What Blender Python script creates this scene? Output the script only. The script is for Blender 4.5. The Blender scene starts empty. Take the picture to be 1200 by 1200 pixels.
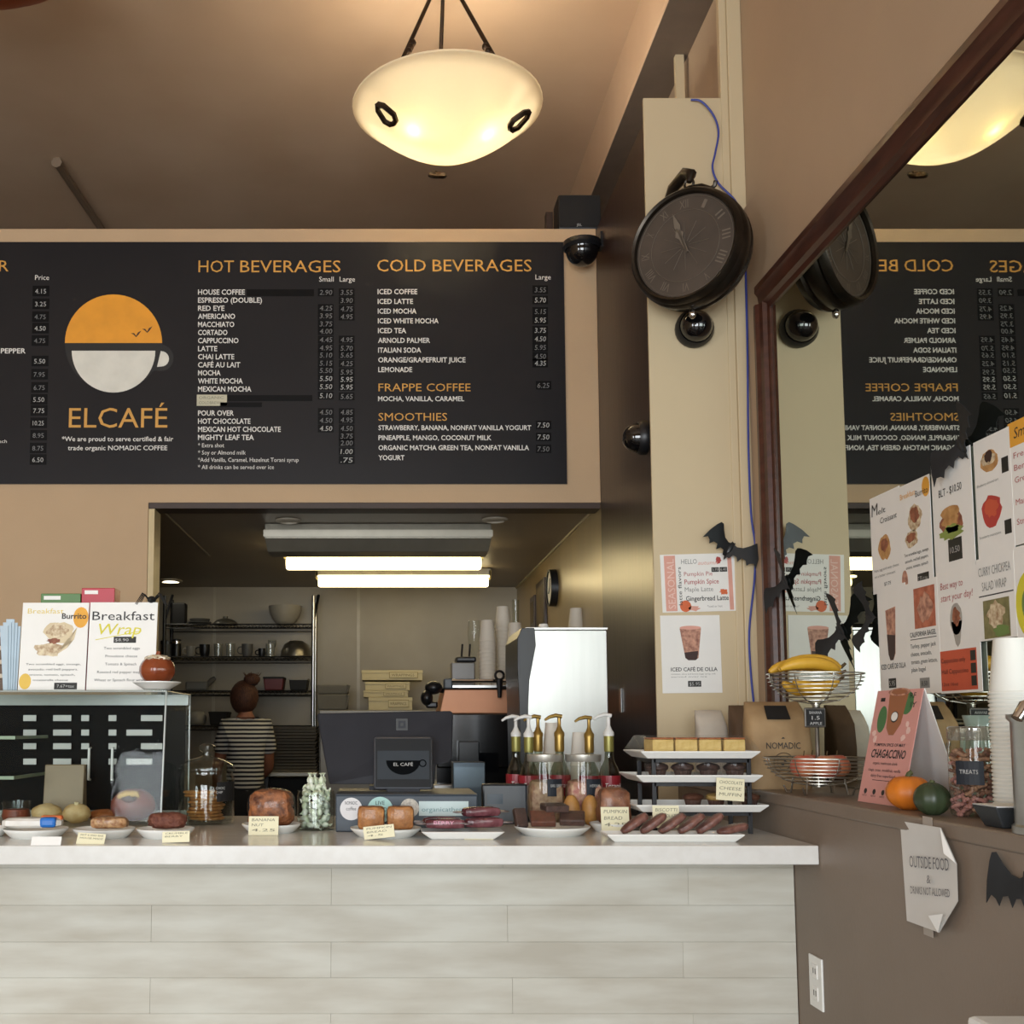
import bpy, bmesh, math, random
from mathutils import Vector, Matrix
random.seed(7)
PI = math.pi
SC = bpy.context.scene
COL = SC.collection
# ---------------------------------------------------------------- camera
F, TP, PX, HY, H = 1300.0, 0.091, 445.0, 850.0, 1.40     # focal (px of 1200), tan pitch, vanishing point, horizon, eye height
PITCH = math.atan(TP); CP, SP = math.cos(PITCH), math.sin(PITCH); PY = HY - F*TP
cam = bpy.data.cameras.new('camera'); camo = bpy.data.objects.new('camera', cam); COL.objects.link(camo)
cam.sensor_width = 36; cam.lens = F/1200*36; cam.shift_x = (600-PX)/1200; cam.shift_y = (PY-600)/1200
cam.clip_start = 0.05; cam.clip_end = 60
camo.location = (0, 0, H); camo.rotation_euler = (PI/2+PITCH, 0, 0); SC.camera = camo
# ---------------------------------------------------------------- exposure, world, daylight
SC.view_settings.view_transform = 'Standard'; SC.view_settings.look = 'None'
SC.view_settings.gamma = 1; SC.view_settings.use_curve_mapping = False; SC.view_settings.exposure = 0.0
SC.cycles.transparent_max_bounces = 32; SC.cycles.max_bounces = 12
w = bpy.data.worlds.new('daylight'); SC.world = w; w.use_nodes = True
w.node_tree.nodes['Background'].inputs[0].default_value = (0.75, 0.87, 1.0, 1); w.node_tree.nodes['Background'].inputs[1].default_value = 1.0
def area(name, loc, rot, sx, sy, power, col):
    l = bpy.data.lights.new(name, 'AREA'); l.shape = 'RECTANGLE'; l.size = sx; l.size_y = sy; l.energy = power; l.color = col
    o = bpy.data.objects.new(name, l); COL.objects.link(o); o.location = loc; o.rotation_euler = rot; return o
for i, x in enumerate((-4.9, -1.55, 0.05)):                  # daylight entering by the three street windows behind the camera
    area('window_daylight', (x, -2.95, 1.75), (PI/2, 0, 0), 1.45, 2.3, 135, (0.93, 0.97, 1.0))
# ---------------------------------------------------------------- pixel helpers (frame 1200 x 1200)
def ray(px, py):
    dx, dy = (px-PX)/F, -(py-PY)/F
    return Vector((dx, CP-SP*dy, SP+CP*dy))
def atY(px, py, Y): d = ray(px, py); t = Y/d.y; return Vector((d.x*t, Y, H+d.z*t))
def atX(px, py, X): d = ray(px, py); t = X/d.x; return Vector((X, d.y*t, H+d.z*t))
def atZ(px, py, Z): d = ray(px, py); t = (Z-H)/d.z; return Vector((d.x*t, d.y*t, Z))
def PM(Y, h=0): return F/(Y*CP+h*SP)                       # pixels per metre at depth Y
# ---------------------------------------------------------------- materials
def lin(c): return c/12.92 if c <= .04045 else ((c+.055)/1.055)**2.4
def hx(s): return tuple(lin(int(s[i:i+2], 16)/255) for i in (0, 2, 4)) + (1,)
MC = {}
def M(name, col='808080', col2=None, rough=.5, metal=0, scale=12, stretch=(1,1,1), bump=0, bscale=None, spec=.5, var=.10, emit=0, ecol=None, rnd=0, coat=0, sss=0, trans=0):
    if name in MC: return MC[name]
    m = bpy.data.materials.new(name); m.use_nodes = True; nt = m.node_tree; N = nt.nodes; L = nt.links
    b = N['Principled BSDF']
    c1 = hx(col); c2 = hx(col2) if col2 else tuple(v*(1-var) for v in c1[:3])+(1,)
    tc = N.new('ShaderNodeTexCoord'); mp = N.new('ShaderNodeMapping'); mp.inputs['Scale'].default_value = stretch
    L.new(tc.outputs['Object'], mp.inputs[0])
    nz = N.new('ShaderNodeTexNoise'); nz.inputs['Scale'].default_value = scale; nz.inputs['Detail'].default_value = 4; L.new(mp.outputs[0], nz.inputs['Vector'])
    rp = N.new('ShaderNodeValToRGB'); rp.color_ramp.elements[0].position = .35; rp.color_ramp.elements[1].position = .68
    rp.color_ramp.elements[0].color = c1; rp.color_ramp.elements[1].color = c2; L.new(nz.outputs['Fac'], rp.inputs[0])
    out = rp.outputs[0]
    if rnd:
        oi = N.new('ShaderNodeObjectInfo'); mr = N.new('ShaderNodeMapRange'); mr.inputs[3].default_value = 1-rnd; mr.inputs[4].default_value = 1+rnd
        L.new(oi.outputs['Random'], mr.inputs[0]); hs = N.new('ShaderNodeHueSaturation'); L.new(mr.outputs[0], hs.inputs['Value']); L.new(out, hs.inputs['Color']); out = hs.outputs[0]
    L.new(out, b.inputs['Base Color'])
    b.inputs['Roughness'].default_value = rough; b.inputs['Metallic'].default_value = metal; b.inputs['Specular IOR Level'].default_value = spec
    if coat: b.inputs['Coat Weight'].default_value = coat; b.inputs['Coat Roughness'].default_value = .08
    if sss: b.inputs['Subsurface Weight'].default_value = sss; b.inputs['Subsurface Radius'].default_value = (.02, .01, .005)
    if emit:
        b.inputs['Emission Color'].default_value = hx(ecol or col); b.inputs['Emission Strength'].default_value = emit
    if bump:
        n2 = nz
        if bscale:
            n2 = N.new('ShaderNodeTexNoise'); n2.inputs['Scale'].default_value = bscale; n2.inputs['Detail'].default_value = 3; L.new(mp.outputs[0], n2.inputs['Vector'])
        bp = N.new('ShaderNodeBump'); bp.inputs['Strength'].default_value = bump; bp.inputs['Distance'].default_value = .01
        L.new(n2.outputs['Fac'], bp.inputs['Height']); L.new(bp.outputs[0], b.inputs['Normal'])
    MC[name] = m; return m
def glassM(name, tint='ffffff', refl=1.0, rough=.02, base=0.0, haze=None, hz=0):      # thin clear sheet: transparent plus fresnel gloss
    if name in MC: return MC[name]
    m = bpy.data.materials.new(name); m.use_nodes = True; nt = m.node_tree; N = nt.nodes; L = nt.links; N.remove(N['Principled BSDF'])
    o = N['Material Output']; tr = N.new('ShaderNodeBsdfTransparent'); tr.inputs[0].default_value = hx(tint)
    src = tr.outputs[0]
    if hz:
        d = N.new('ShaderNodeBsdfDiffuse'); d.inputs[0].default_value = hx(haze); mx0 = N.new('ShaderNodeMixShader'); mx0.inputs[0].default_value = hz
        L.new(src, mx0.inputs[1]); L.new(d.outputs[0], mx0.inputs[2]); src = mx0.outputs[0]
    g = N.new('ShaderNodeBsdfGlossy'); g.inputs['Roughness'].default_value = rough
    tc = N.new('ShaderNodeTexCoord'); nz = N.new('ShaderNodeTexNoise'); nz.inputs['Scale'].default_value = 25; L.new(tc.outputs['Object'], nz.inputs['Vector'])
    bp = N.new('ShaderNodeBump'); bp.inputs['Strength'].default_value = .06; bp.inputs['Distance'].default_value = .005; L.new(nz.outputs['Fac'], bp.inputs['Height']); L.new(bp.outputs[0], g.inputs['Normal'])
    fr = N.new('ShaderNodeFresnel'); ge = N.new('ShaderNodeNewGeometry'); io = N.new('ShaderNodeMath'); io.operation = 'MULTIPLY_ADD'; io.inputs[1].default_value = 1/1.45-1.45; io.inputs[2].default_value = 1.45
    L.new(ge.outputs['Backfacing'], io.inputs[0]); L.new(io.outputs[0], fr.inputs[0])      # same sheet from either side
    mt = N.new('ShaderNodeMath'); mt.operation = 'MULTIPLY_ADD'; mt.inputs[1].default_value = refl; mt.inputs[2].default_value = base; mt.use_clamp = True; L.new(fr.outputs[0], mt.inputs[0])
    mx = N.new('ShaderNodeMixShader'); L.new(mt.outputs[0], mx.inputs[0]); L.new(src, mx.inputs[1]); L.new(g.outputs[0], mx.inputs[2]); L.new(mx.outputs[0], o.inputs[0])
    MC[name] = m; return m
# ---------------------------------------------------------------- mesh builder
TXT = {}
def text_geo(s, bold=0):
    k = (s, bold)
    if k in TXT: return TXT[k]
    cu = bpy.data.curves.new('t', 'FONT'); cu.body = s; cu.resolution_u = 2; cu.offset = bold; cu.fill_mode = 'FRONT'
    ob = bpy.data.objects.new('t', cu); COL.objects.link(ob)
    me = bpy.data.meshes.new_from_object(ob.evaluated_get(bpy.context.evaluated_depsgraph_get()))
    vs = [(v.co.x, v.co.y) for v in me.vertices]; fs = [tuple(p.vertices) for p in me.polygons]
    bpy.data.objects.remove(ob); bpy.data.curves.remove(cu); bpy.data.meshes.remove(me)
    if not vs: vs = [(0, 0)]
    x0 = min(v[0] for v in vs); x1 = max(v[0] for v in vs)
    TXT[k] = (vs, fs, x0, x1); return TXT[k]
class MB:
    def __init__(s): s.v = []; s.f = []; s.mi = []; s.cm = 0; s.X = None
    def add(s, vs, fs, X=None):
        n = len(s.v); T = X if X is not None else s.X
        for q in vs:
            q = Vector(q); s.v.append(tuple(T @ q) if T is not None else tuple(q))
        for f in fs: s.f.append(tuple(i+n for i in f)); s.mi.append(s.cm)
        return s
    def box(s, a, b, X=None):
        x0, y0, z0 = a; x1, y1, z1 = b
        if x0 > x1: x0, x1 = x1, x0
        if y0 > y1: y0, y1 = y1, y0
        if z0 > z1: z0, z1 = z1, z0
        return s.add([(x0,y0,z0),(x1,y0,z0),(x1,y1,z0),(x0,y1,z0),(x0,y0,z1),(x1,y0,z1),(x1,y1,z1),(x0,y1,z1)],
              [(0,3,2,1),(4,5,6,7),(0,1,5,4),(1,2,6,5),(2,3,7,6),(3,0,4,7)], X)
    def cbox(s, c, d, X=None): return s.box([c[i]-d[i]/2 for i in range(3)], [c[i]+d[i]/2 for i in range(3)], X)
    def frus(s, a, b, z0, z1, X=None):                    # a,b = (x0,y0,x1,y1) at bottom/top
        vs = [(a[0],a[1],z0),(a[2],a[1],z0),(a[2],a[3],z0),(a[0],a[3],z0),(b[0],b[1],z1),(b[2],b[1],z1),(b[2],b[3],z1),(b[0],b[3],z1)]
        return s.add(vs, [(0,3,2,1),(4,5,6,7),(0,1,5,4),(1,2,6,5),(2,3,7,6),(3,0,4,7)], X)
    def tube(s, pts, r, n=8, X=None, cap=True, flat=None):
        pts = [Vector(p) for p in pts]; m = len(pts); R = r if isinstance(r, (list, tuple)) else [r]*m
        vs = []; up = Vector((0, 0, 1)); pu = None
        for i, p in enumerate(pts):
            t = (pts[min(i+1, m-1)]-pts[max(i-1, 0)]).normalized()
            if pu is None:
                pu = up.cross(t); pu = pu.normalized() if pu.length > 1e-3 else Vector((1, 0, 0))
            u = (pu - t*pu.dot(t)); u = u.normalized() if u.length > 1e-6 else Vector((1,0,0)); v = t.cross(u); pu = u
            for k in range(n):
                a = 2*PI*k/n; vs.append(p+u*math.cos(a)*R[i]+v*math.sin(a)*R[i]*(flat or 1))
        fs = [(i*n+k, i*n+(k+1) % n, (i+1)*n+(k+1) % n, (i+1)*n+k) for i in range(m-1) for k in range(n)]
        if cap: fs += [tuple(range(n))[::-1], tuple((m-1)*n+k for k in range(n))]
        return s.add(vs, fs, X)
    def ring(s, c, r, t, n=32, k=6, X=None, ax='z', a0=0, a1=2*PI):
        full = abs(a1-a0-2*PI) < 1e-6
        pts = []
        for i in range(n+1):
            a = a0+(a1-a0)*i/n; q = (math.cos(a)*r, math.sin(a)*r, 0)
            if ax == 'y': q = (q[0], 0, q[1])
            if ax == 'x': q = (0, q[0], q[1])
            pts.append(Vector(c)+Vector(q))
        return s.tube(pts, t, k, X, cap=not full)
    def lathe(s, prof, n=24, c=(0,0,0), X=None):
        vs = []; idx = []
        for r, z in prof:
            if r < 1e-6: idx.append([len(vs)]*n); vs.append((c[0], c[1], c[2]+z))
            else:
                idx.append(list(range(len(vs), len(vs)+n)))
                vs += [(c[0]+r*math.cos(2*PI*k/n), c[1]+r*math.sin(2*PI*k/n), c[2]+z) for k in range(n)]
        fs = []
        for i in range(len(prof)-1):
            for k in range(n):
                q = [idx[i][k], idx[i][(k+1) % n], idx[i+1][(k+1) % n], idx[i+1][k]]
                u = []
                for j in q:
                    if j not in u: u.append(j)
                if len(u) > 2: fs.append(tuple(u))
        return s.add(vs, fs, X)
    def ell(s, c, r, nu=16, nv=10, X=None, fn=None):
        vs = []; fs = []
        for j in range(nv+1):
            th = PI*j/nv
            for i in range(nu):
                ph = 2*PI*i/nu; d = Vector((math.sin(th)*math.cos(ph), math.sin(th)*math.sin(ph), math.cos(th)))
                k = fn(d) if fn else 1
                vs.append((c[0]+d.x*r[0]*k, c[1]+d.y*r[1]*k, c[2]+d.z*r[2]*k))
        fs = [(j*nu+i, (j+1)*nu+i, (j+1)*nu+(i+1) % nu, j*nu+(i+1) % nu) for j in range(nv) for i in range(nu)]
        return s.add(vs, fs, X)
    def prism(s, poly, O, U, V, N, t):                    # poly of (u,v); extruded from O plane along N by t
        O = Vector(O); U = Vector(U); V = Vector(V); N = Vector(N); n = len(poly)
        a = [O+U*u+V*v for u, v in poly]; b = [q+N*t for q in a]
        return s.add(a+b, [tuple(range(n))[::-1], tuple(range(n, 2*n))]+[(i, (i+1) % n, n+(i+1) % n, n+i) for i in range(n)])
    def text(s, st, O, U, V, h, width=None, align='l', bold=0, slant=0):
        vs, fs, x0, x1 = text_geo(st, bold); O = Vector(O); U = Vector(U).normalized(); V = Vector(V).normalized()
        ky = h/0.72; kx = ky if width is None else width/max(x1-x0, 1e-4)
        wd = (x1-x0)*kx; off = {'l': 0, 'c': -wd/2, 'r': -wd}[align]
        return s.add([O+U*((x-x0)*kx+off+slant*y*ky)+V*(y*ky) for x, y in vs], fs)
    def build(s, name, mats, parent=None, smooth=35, bevel=0, seg=2):
        me = bpy.data.meshes.new(name); me.from_pydata(s.v, [], s.f); me.update()
        if not isinstance(mats, (list, tuple)): mats = [mats]
        for m in mats: me.materials.append(m)
        if len(mats) > 1: me.polygons.foreach_set('material_index', s.mi)
        if smooth:
            me.polygons.foreach_set('use_smooth', [True]*len(me.polygons)); me.set_sharp_from_angle(angle=math.radians(smooth))
        o = bpy.data.objects.new(name, me); COL.objects.link(o)
        if parent: o.parent = parent
        if bevel:
            b = o.modifiers.new('bevel', 'BEVEL'); b.width = bevel; b.segments = seg; b.limit_method = 'ANGLE'; b.harden_normals = False
        return o
def tag(o, label, cat=None, group=None, kind=None):
    o['label'] = label
    if cat: o['category'] = cat
    if group: o['group'] = group
    if kind: o['kind'] = kind
    return o
def thing(name, label, cat, loc=(0,0,0), rz=0, group=None, rot=None):
    o = bpy.data.objects.new(name, None); COL.objects.link(o); o.empty_display_size = .05
    o.location = loc; o.rotation_euler = rot if rot else (0, 0, rz); return tag(o, label, cat, group)
def struct(o, label=None):
    o['kind'] = 'structure'
    if label: o['label'] = label
    return o
def dup(root, loc=None, rot=None, label=None, group=None, scale=None):
    r = root.copy(); COL.objects.link(r)
    if loc is not None: r.location = loc
    if rot is not None: r.rotation_euler = rot
    if scale is not None: r.scale = scale
    if label: r['label'] = label
    if group: r['group'] = group
    for ch in list(root.children):
        c = ch.copy(); COL.objects.link(c); c.parent = r
        for g in list(ch.children):
            d = g.copy(); COL.objects.link(d); d.parent = c
    return r
X1, Y1, Z1 = Vector((1,0,0)), Vector((0,1,0)), Vector((0,0,1))
class Sheet:                                              # a flat printed sheet: u right, v up in metres, n towards the viewer
    def __init__(s, name, label, cat, O, U, V, N, wd, ht, mat, t=.0012, group=None, rot=0, curl=None, bg=None):
        s.O = Vector(O); s.U = Vector(U).normalized(); s.V = Vector(V).normalized(); s.N = Vector(N).normalized()
        if rot:
            R = Matrix.Rotation(rot, 3, s.N); s.U = R @ s.U; s.V = R @ s.V
        s.w = wd; s.h = ht; s.t = t; s.k = 0
        b = MB(); b.prism([(0,0),(wd,0),(wd,ht),(0,ht)], s.O*0, s.U, s.V, s.N, t)
        s.o = b.build(name, mat, None, 0); s.o.location = s.O; tag(s.o, label, cat, group)
    def p(s, u, v, k=1): return s.U*(u*s.w)+s.V*(v*s.h)+s.N*(s.t+.0004*k)
    def rect(s, u0, v0, u1, v1, mat, name='print', k=1, t=.0003):
        b = MB(); b.prism([(u0*s.w,v0*s.h),(u1*s.w,v0*s.h),(u1*s.w,v1*s.h),(u0*s.w,v1*s.h)], s.N*(s.t+.0004*(k-1)), s.U, s.V, s.N, .0003); return b.build(name, mat, s.o, 0)
    def poly(s, pts, mat, name='print', k=1):
        b = MB(); b.prism([(u*s.w, v*s.h) for u, v in pts], s.N*(s.t+.0004*(k-1)), s.U, s.V, s.N, .0003); return b.build(name, mat, s.o, 0)
    def oval(s, u, v, ru, rv, mat, name='print', k=1, n=20, a0=0, a1=2*PI, wob=0):
        full = a1-a0 > 6.2; m = n if full else n+1
        pts = []
        for i in range(m):
            a = a0+(a1-a0)*i/n; q = 1+wob*random.uniform(-1, 1); pts.append((u+ru*q*math.cos(a), v+rv*q*math.sin(a)))
        return s.poly(pts, mat, name, k)
    def text(s, lines, mat, name='lettering', k=2):       # lines: (string,u,v,capheight_frac,width_frac|None,align,bold,slant)
        for L in lines:
            b = MB(); st, u, v, h = L[:4]; wd = L[4] if len(L) > 4 else None; al = L[5] if len(L) > 5 else 'l'; bo = L[6] if len(L) > 6 else 0; sl = L[7] if len(L) > 7 else 0
            b.text(st, s.p(u, v, k), s.U, s.V, h*s.h, wd*s.w if wd else None, al, bo, sl)
            b.build(name, mat, s.o, 0)
# ================================================================ SETTING
YM, YB, YP, YS, YC = 5.44, 8.83, 4.265, 2.91, 3.09        # menu wall, kitchen back wall, pillar front, counter slab front, counter face
XM = 1.45                                                 # right wall / mirror plane
XL = atY(960, 992, YS).x                                  # half wall face under the ledge
CT = atY(700, 991, YS).z                                  # counter top height
LZ = atX(1080, 957.7, XL).z                               # ledge height
XD = atY(705, 640, YM).x                                  # dark panel plane
KZ = atY(440, 589, YM).z                                  # kitchen ceiling / opening head
WT = atY(350, 268, YM).z                                  # top of the menu wall
PT = atY(810, 118, YP).z                                  # top of the pillar
OX = atY(173, 640, YM).x                                  # opening left jamb
CZ = H+3.51; BZ = H+3.17; BX = 1.265                      # ceiling, beam soffit, beam face
paint = M('tan_wall_paint', 'c2a684', rough=.75, scale=3, var=.05, bump=.05, bscale=120)
paint_r = M('right_wall_paint', 'b29a80', rough=.55, scale=3, var=.05, bump=.05, bscale=120)
ceilm = M('ceiling_paint', 'd2b698', col2='c6a88a', rough=.6, scale=1.2, bump=.08, bscale=6)
taupe = M('taupe_wall_paint', '817264', col2='77695b', rough=.45, scale=2.2, bump=.05, bscale=90)
cream = M('cream_board_paint', 'cdbb98', rough=.55, scale=2, var=.04)
darkwood = M('dark_wood_veneer', '3a2a24', col2='2b1f1b', rough=.34, scale=9, stretch=(6,6,.35), bump=.06)
kwall = M('kitchen_wall_panel', 'a39a88', col2='978e7c', rough=.5, scale=2)
kright = M('kitchen_side_panel', 'a08a5e', col2='94805a', rough=.32, scale=5, stretch=(1,1,.2))
kceil = M('kitchen_ceiling_panel', '8e8272', rough=.45, scale=2)
blackm = M('black_plastic', '17181b', rough=.38, var=.2)
black_matte = M('black_matte', '121212', rough=.7, var=.2)
steel = M('brushed_steel', 'b9b9b6', rough=.28, metal=1, scale=6, stretch=(1,1,14), var=.06)
chrome = M('chrome', 'd2d2d2', rough=.12, metal=1)
white = M('white_glaze', 'e9e9e4', rough=.22, var=.03)
paper = M('white_paper', 'ecebe6', rough=.7, var=.03)
floorm = M('floor_tile', '6e6258', col2='5e534a', rough=.4, scale=3)
b = MB(); b.box((-6, -3, -.1), (XM+.2, 9.4, 0)); struct(b.build('floor', floorm, None, 0), 'brown tiled floor')
b = MB(); b.box((-6, -3, CZ), (BX, 9.4, CZ+.1)); struct(b.build('ceiling', ceilm, None, 0), 'high tan painted ceiling')
b = MB(); b.box((BX, -3, BZ), (XM+.25, 9.4, CZ+.1)); struct(b.build('trim_1', ceilm, None, 0, bevel=.02), 'ceiling beam running along the right wall')
b = MB(); b.box((BX+.004, -3, BZ-.006), (XM+.02, 9.4, BZ-.001)); struct(b.build('trim_7', M('soffit_dark', '75675a', rough=.6), None, 0), 'darker underside of the ceiling beam')  # thin sheet in a darker tone along the beam's underside
crease = H+2.05
b = MB(); b.box((XM+.012, -3, LZ), (XM+.2, 9.4, BZ)); b.box((XM, -3, LZ), (XM+.02, YP, crease)); struct(b.build('wall_right', paint_r, None, 0, bevel=.004), 'tan upper right wall above the ledge')
# half wall with ledge
hw = MB(); hw.box((XL, -3, 0), (XM+.1, YP, LZ-.035)); hwo = struct(hw.build('wall_right_lower', taupe, None, 0), 'taupe half wall under the ledge')
b = MB(); b.box((XL-.004, -3, LZ-.035), (XM+.012, YP, LZ)); b.build('ledge_top', taupe, hwo, 0, bevel=.005)
# far room walls
b = MB(); b.box((-6.1, -3, 0), (-6, 9.4, CZ)); struct(b.build('wall_left', paint, None, 0), 'tan left wall out of view')
b = MB(); b.box((-6, 9.4, 0), (XM+.2, 9.5, CZ)); struct(b.build('wall_rear', paint, None, 0), 'rear wall above the kitchen')
# street wall with windows behind the camera
b = MB(); b.box((-6.1, -3.12, 0), (XM+.2, -3, .55)); b.box((-6.1, -3.12, 2.95), (XM+.2, -3, CZ))
for x0, x1 in ((-6.1, -5.65), (-4.15, -2.3), (-.8, -.7), (.8, XM+.2)): b.box((x0, -3.12, .55), (x1, -3, 2.95))
struct(b.build('wall_street', paint, None, 0), 'street wall with three windows')
pane = glassM('window_glass', 'f4faff')
for i, x in enumerate((-4.9, -1.55, 0.05)):
    fb = MB()
    for a, c in (((x-.75,-3.1,.55),(x-.70,-3.02,2.95)), ((x+.70,-3.1,.55),(x+.75,-3.02,2.95)), ((x-.7,-3.1,.55),(x+.7,-3.02,.6)), ((x-.7,-3.1,2.9),(x+.7,-3.02,2.95))): fb.box(a, c)
    fo = struct(fb.build('window_%d' % (i+1), M('window_frame_paint', '3a3029', rough=.5), None, 0), 'street window')
    g = MB(); g.box((x-.7, -3.07, .6), (x+.7, -3.062, 2.9)); g.build('pane', pane, fo, 0)
# menu wall: bulkhead over the kitchen opening plus the pier at left
b = MB(); b.prism([(-6, 0), (OX, 0), (OX, KZ), (XD, KZ), (XD, WT), (-6, WT)], (0, YM+.14, 0), X1, Z1, -Y1, .14)
struct(b.build('wall_back', paint, None, 0, bevel=.003), 'tan bulkhead wall carrying the menu board')
b = MB(); b.box((OX+.002, YM+.004, KZ-.028), (XD-.002, YM+.14, KZ-.001)); struct(b.build('trim_2', M('dark_opening_trim', '3b2a20', rough=.5), None, 0), 'dark trim at the head of the kitchen opening')
b = MB(); b.box((OX+.001, YM+.006, 0), (OX+.03, YM+.16, KZ-.03)); struct(b.build('trim_3', M('jamb_paint', 'cdb98c', rough=.5), None, 0), 'cream jamb of the kitchen opening')
# pillar: dark veneer return and cream face board
b = MB(); b.box((XD, YP+.012, 0), (XM+.012, YM+.002, PT)); pil = struct(b.build('wall_pillar', darkwood, None, 0, bevel=.003), 'dark wood clad return beside the menu wall')
x0 = atY(765, 560, YP).x
b = MB(); b.box((x0-.004, YP, 0), (XM-.07, YP+.014, PT+.012)); b.build('face_board', cream, pil, 0, bevel=.002)
b = MB(); b.box((XM-.075, YP-.006, 0), (XM-.045, YP+.03, BZ)); b.box((XM-.045, YP-.014, 0), (XM+.012, YP+.03, BZ)); struct(b.build('trim_4', cream, None, 0, bevel=.004), 'cream corner moulding running up beside the mirror')
p = atX(802, 90, 1.44); b = MB(); b.box((1.40, p.y, PT-.3), (1.44, p.y+.03, atX(800, 60, 1.43).z)); struct(b.build('trim_5', cream, None, 0), 'short post above the pillar')
# kitchen shell
b = MB(); b.box((-4, YB, 0), (XD, YB+.1, KZ+.02)); struct(b.build('wall_kitchen_back', kwall, None, 0), 'grey beige kitchen back wall')
for i, xx in enumerate((251, 420)):
    q = atY(xx, 760, YB).x; b = MB(); b.box((q-.012, YB-.006, 0), (q+.012, YB, KZ)); b.build('panel_joint', M('joint_strip', 'b0a794', rough=.4), bpy.data.objects['wall_kitchen_back'], 0)
b = MB(); b.box((XD, YM, 0), (XD+.1, YB+.1, KZ+.02)); struct(b.build('wall_kitchen_right', kright, None, 0), 'ochre kitchen side wall')
b = MB(); b.box((-4.1, YM+.14, 0), (-4, YB+.1, KZ+.02)); struct(b.build('wall_kitchen_left', kwall, None, 0), 'kitchen left wall out of view')
b = MB(); b.box((-4, YM+.13, KZ), (XD+.1, YB+.1, KZ+.06)); struct(b.build('ceiling_kitchen', kceil, None, 0), 'low kitchen ceiling')
a0 = atZ(184, 591, KZ); a1 = atZ(246, 651, KZ); b = MB(); b.tube([a0-Z1*.003, a1-Z1*.003], .006, 4); b.build('ceiling_seam', M('seam', '7a6e5e'), bpy.data.objects['ceiling_kitchen'])
b = MB(); b.box((XD-.012, YM+.15, KZ-.012), (XD, YB, KZ)); struct(b.build('trim_6', M('angle_bead', 'b7aa8a', rough=.4), None, 0), 'thin bead where kitchen ceiling meets side wall')
# ================================================================ COUNTER
plank = M('whitewashed_plank', 'c6c4b8', col2='b2ac9d', rough=.55, scale=3.2, stretch=(1, 1, 5), bump=.04, rnd=.06)
XCL = -3.2
xr = XL-.002
cnt = thing('service_counter', 'long service counter with pale whitewashed plank front', 'counter', (0, YC, 0))
b = MB(); b.box((XCL, .022, 0), (xr, .62, CT-.051)); b.build('body', M('counter_core', '3a3630', rough=.7), cnt, 0)
rows = [1010, 1017, 1061, 1104, 1146, 1188, 1231, 1275, 1318, 1361, 1404, 1447]
joints = {0: [250, 590], 1: [388, 808], 2: [177, 595], 3: [388, 800], 4: [177, 600], 5: [388, 810]}
for r in range(len(rows)-1):
    z1 = atY(500, rows[r], YC).z; z0 = max(0, atY(500, rows[r+1], YC).z)
    if r == 0: z1 = CT-.049
    js = sorted(atY(q, 1100, YC).x for q in joints.get(r, joints[1+r % 2]))
    xs = [XCL, js[0]-1.0] + js + [xr]
    for i in range(len(xs)-1):
        b = MB(); b.box((xs[i]+.0002, 0, z0+.0002), (xs[i+1]-.0002, .022, z1-.0002)); b.build('plank', plank, cnt, 0, bevel=.0005, seg=1)
slabm = M('white_countertop', 'dad9d4', col2='d4d2cc', rough=.16, scale=30)
b = MB(); b.box((XCL, YS, CT-.049), (XL-.001, 3.86, CT)); tag(b.build('countertop', slabm, None, 0, bevel=.003), 'white slab countertop along the whole service counter', 'countertop')
# ================================================================ MIRROR
mir = M('mirror_silver', 'c9cfc6', rough=.012, metal=1, var=.01)
frm = M('mahogany_frame', '4c2a1f', col2='3a1f17', rough=.33, scale=14, stretch=(3,.6,3), bump=.05)
zt0, zt1 = H+1.538, H+1.64
ya, yb = atX(898, 420, XM-.03).y, atX(884, 420, XM-.03).y
mt = thing('wall_mirror', 'large wall mirror in a mahogany frame above the ledge', 'mirror', (XM, 2, LZ))
def L3(v): return Vector(v)-Vector((XM, 2, LZ))
b = MB(); b.box(L3((XM-.006, -1.5, LZ+.002)), L3((XM-.001, ya+.01, zt0+.01))); b.build('mirror_glass', mir, mt, 0)
def rail(bb, prof, p0, p1, outv):                         # prof: (out along outv, depth -x)
    vs = []
    for p in (p0, p1):
        for o_, d_ in prof: vs.append(Vector(p)+Vector(outv)*o_-X1*d_)
    n = len(prof); bb.add(vs, [(i, (i+1) % n, n+(i+1) % n, n+i) for i in range(n)]+[tuple(range(n)), tuple(range(n, 2*n))[::-1]])
W_ = .105
prof = [(0, 0), (0, .012), (.02, .016), (.03, .03), (.06, .034), (.075, .045), (.098, .045), (W_, .03), (W_, 0)]
b = MB(); rail(b, prof, L3((XM, -1.5, zt0)), L3((XM, ya+W_*.6, zt0)), Z1); b.build('frame_rail', frm, mt, 30)
b = MB(); rail(b, [(q[0]*.8, q[1]) for q in prof], L3((XM, ya, LZ+.002)), L3((XM, ya, zt0+.03)), Y1); b.build('frame_rail', frm, mt, 30)
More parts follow.
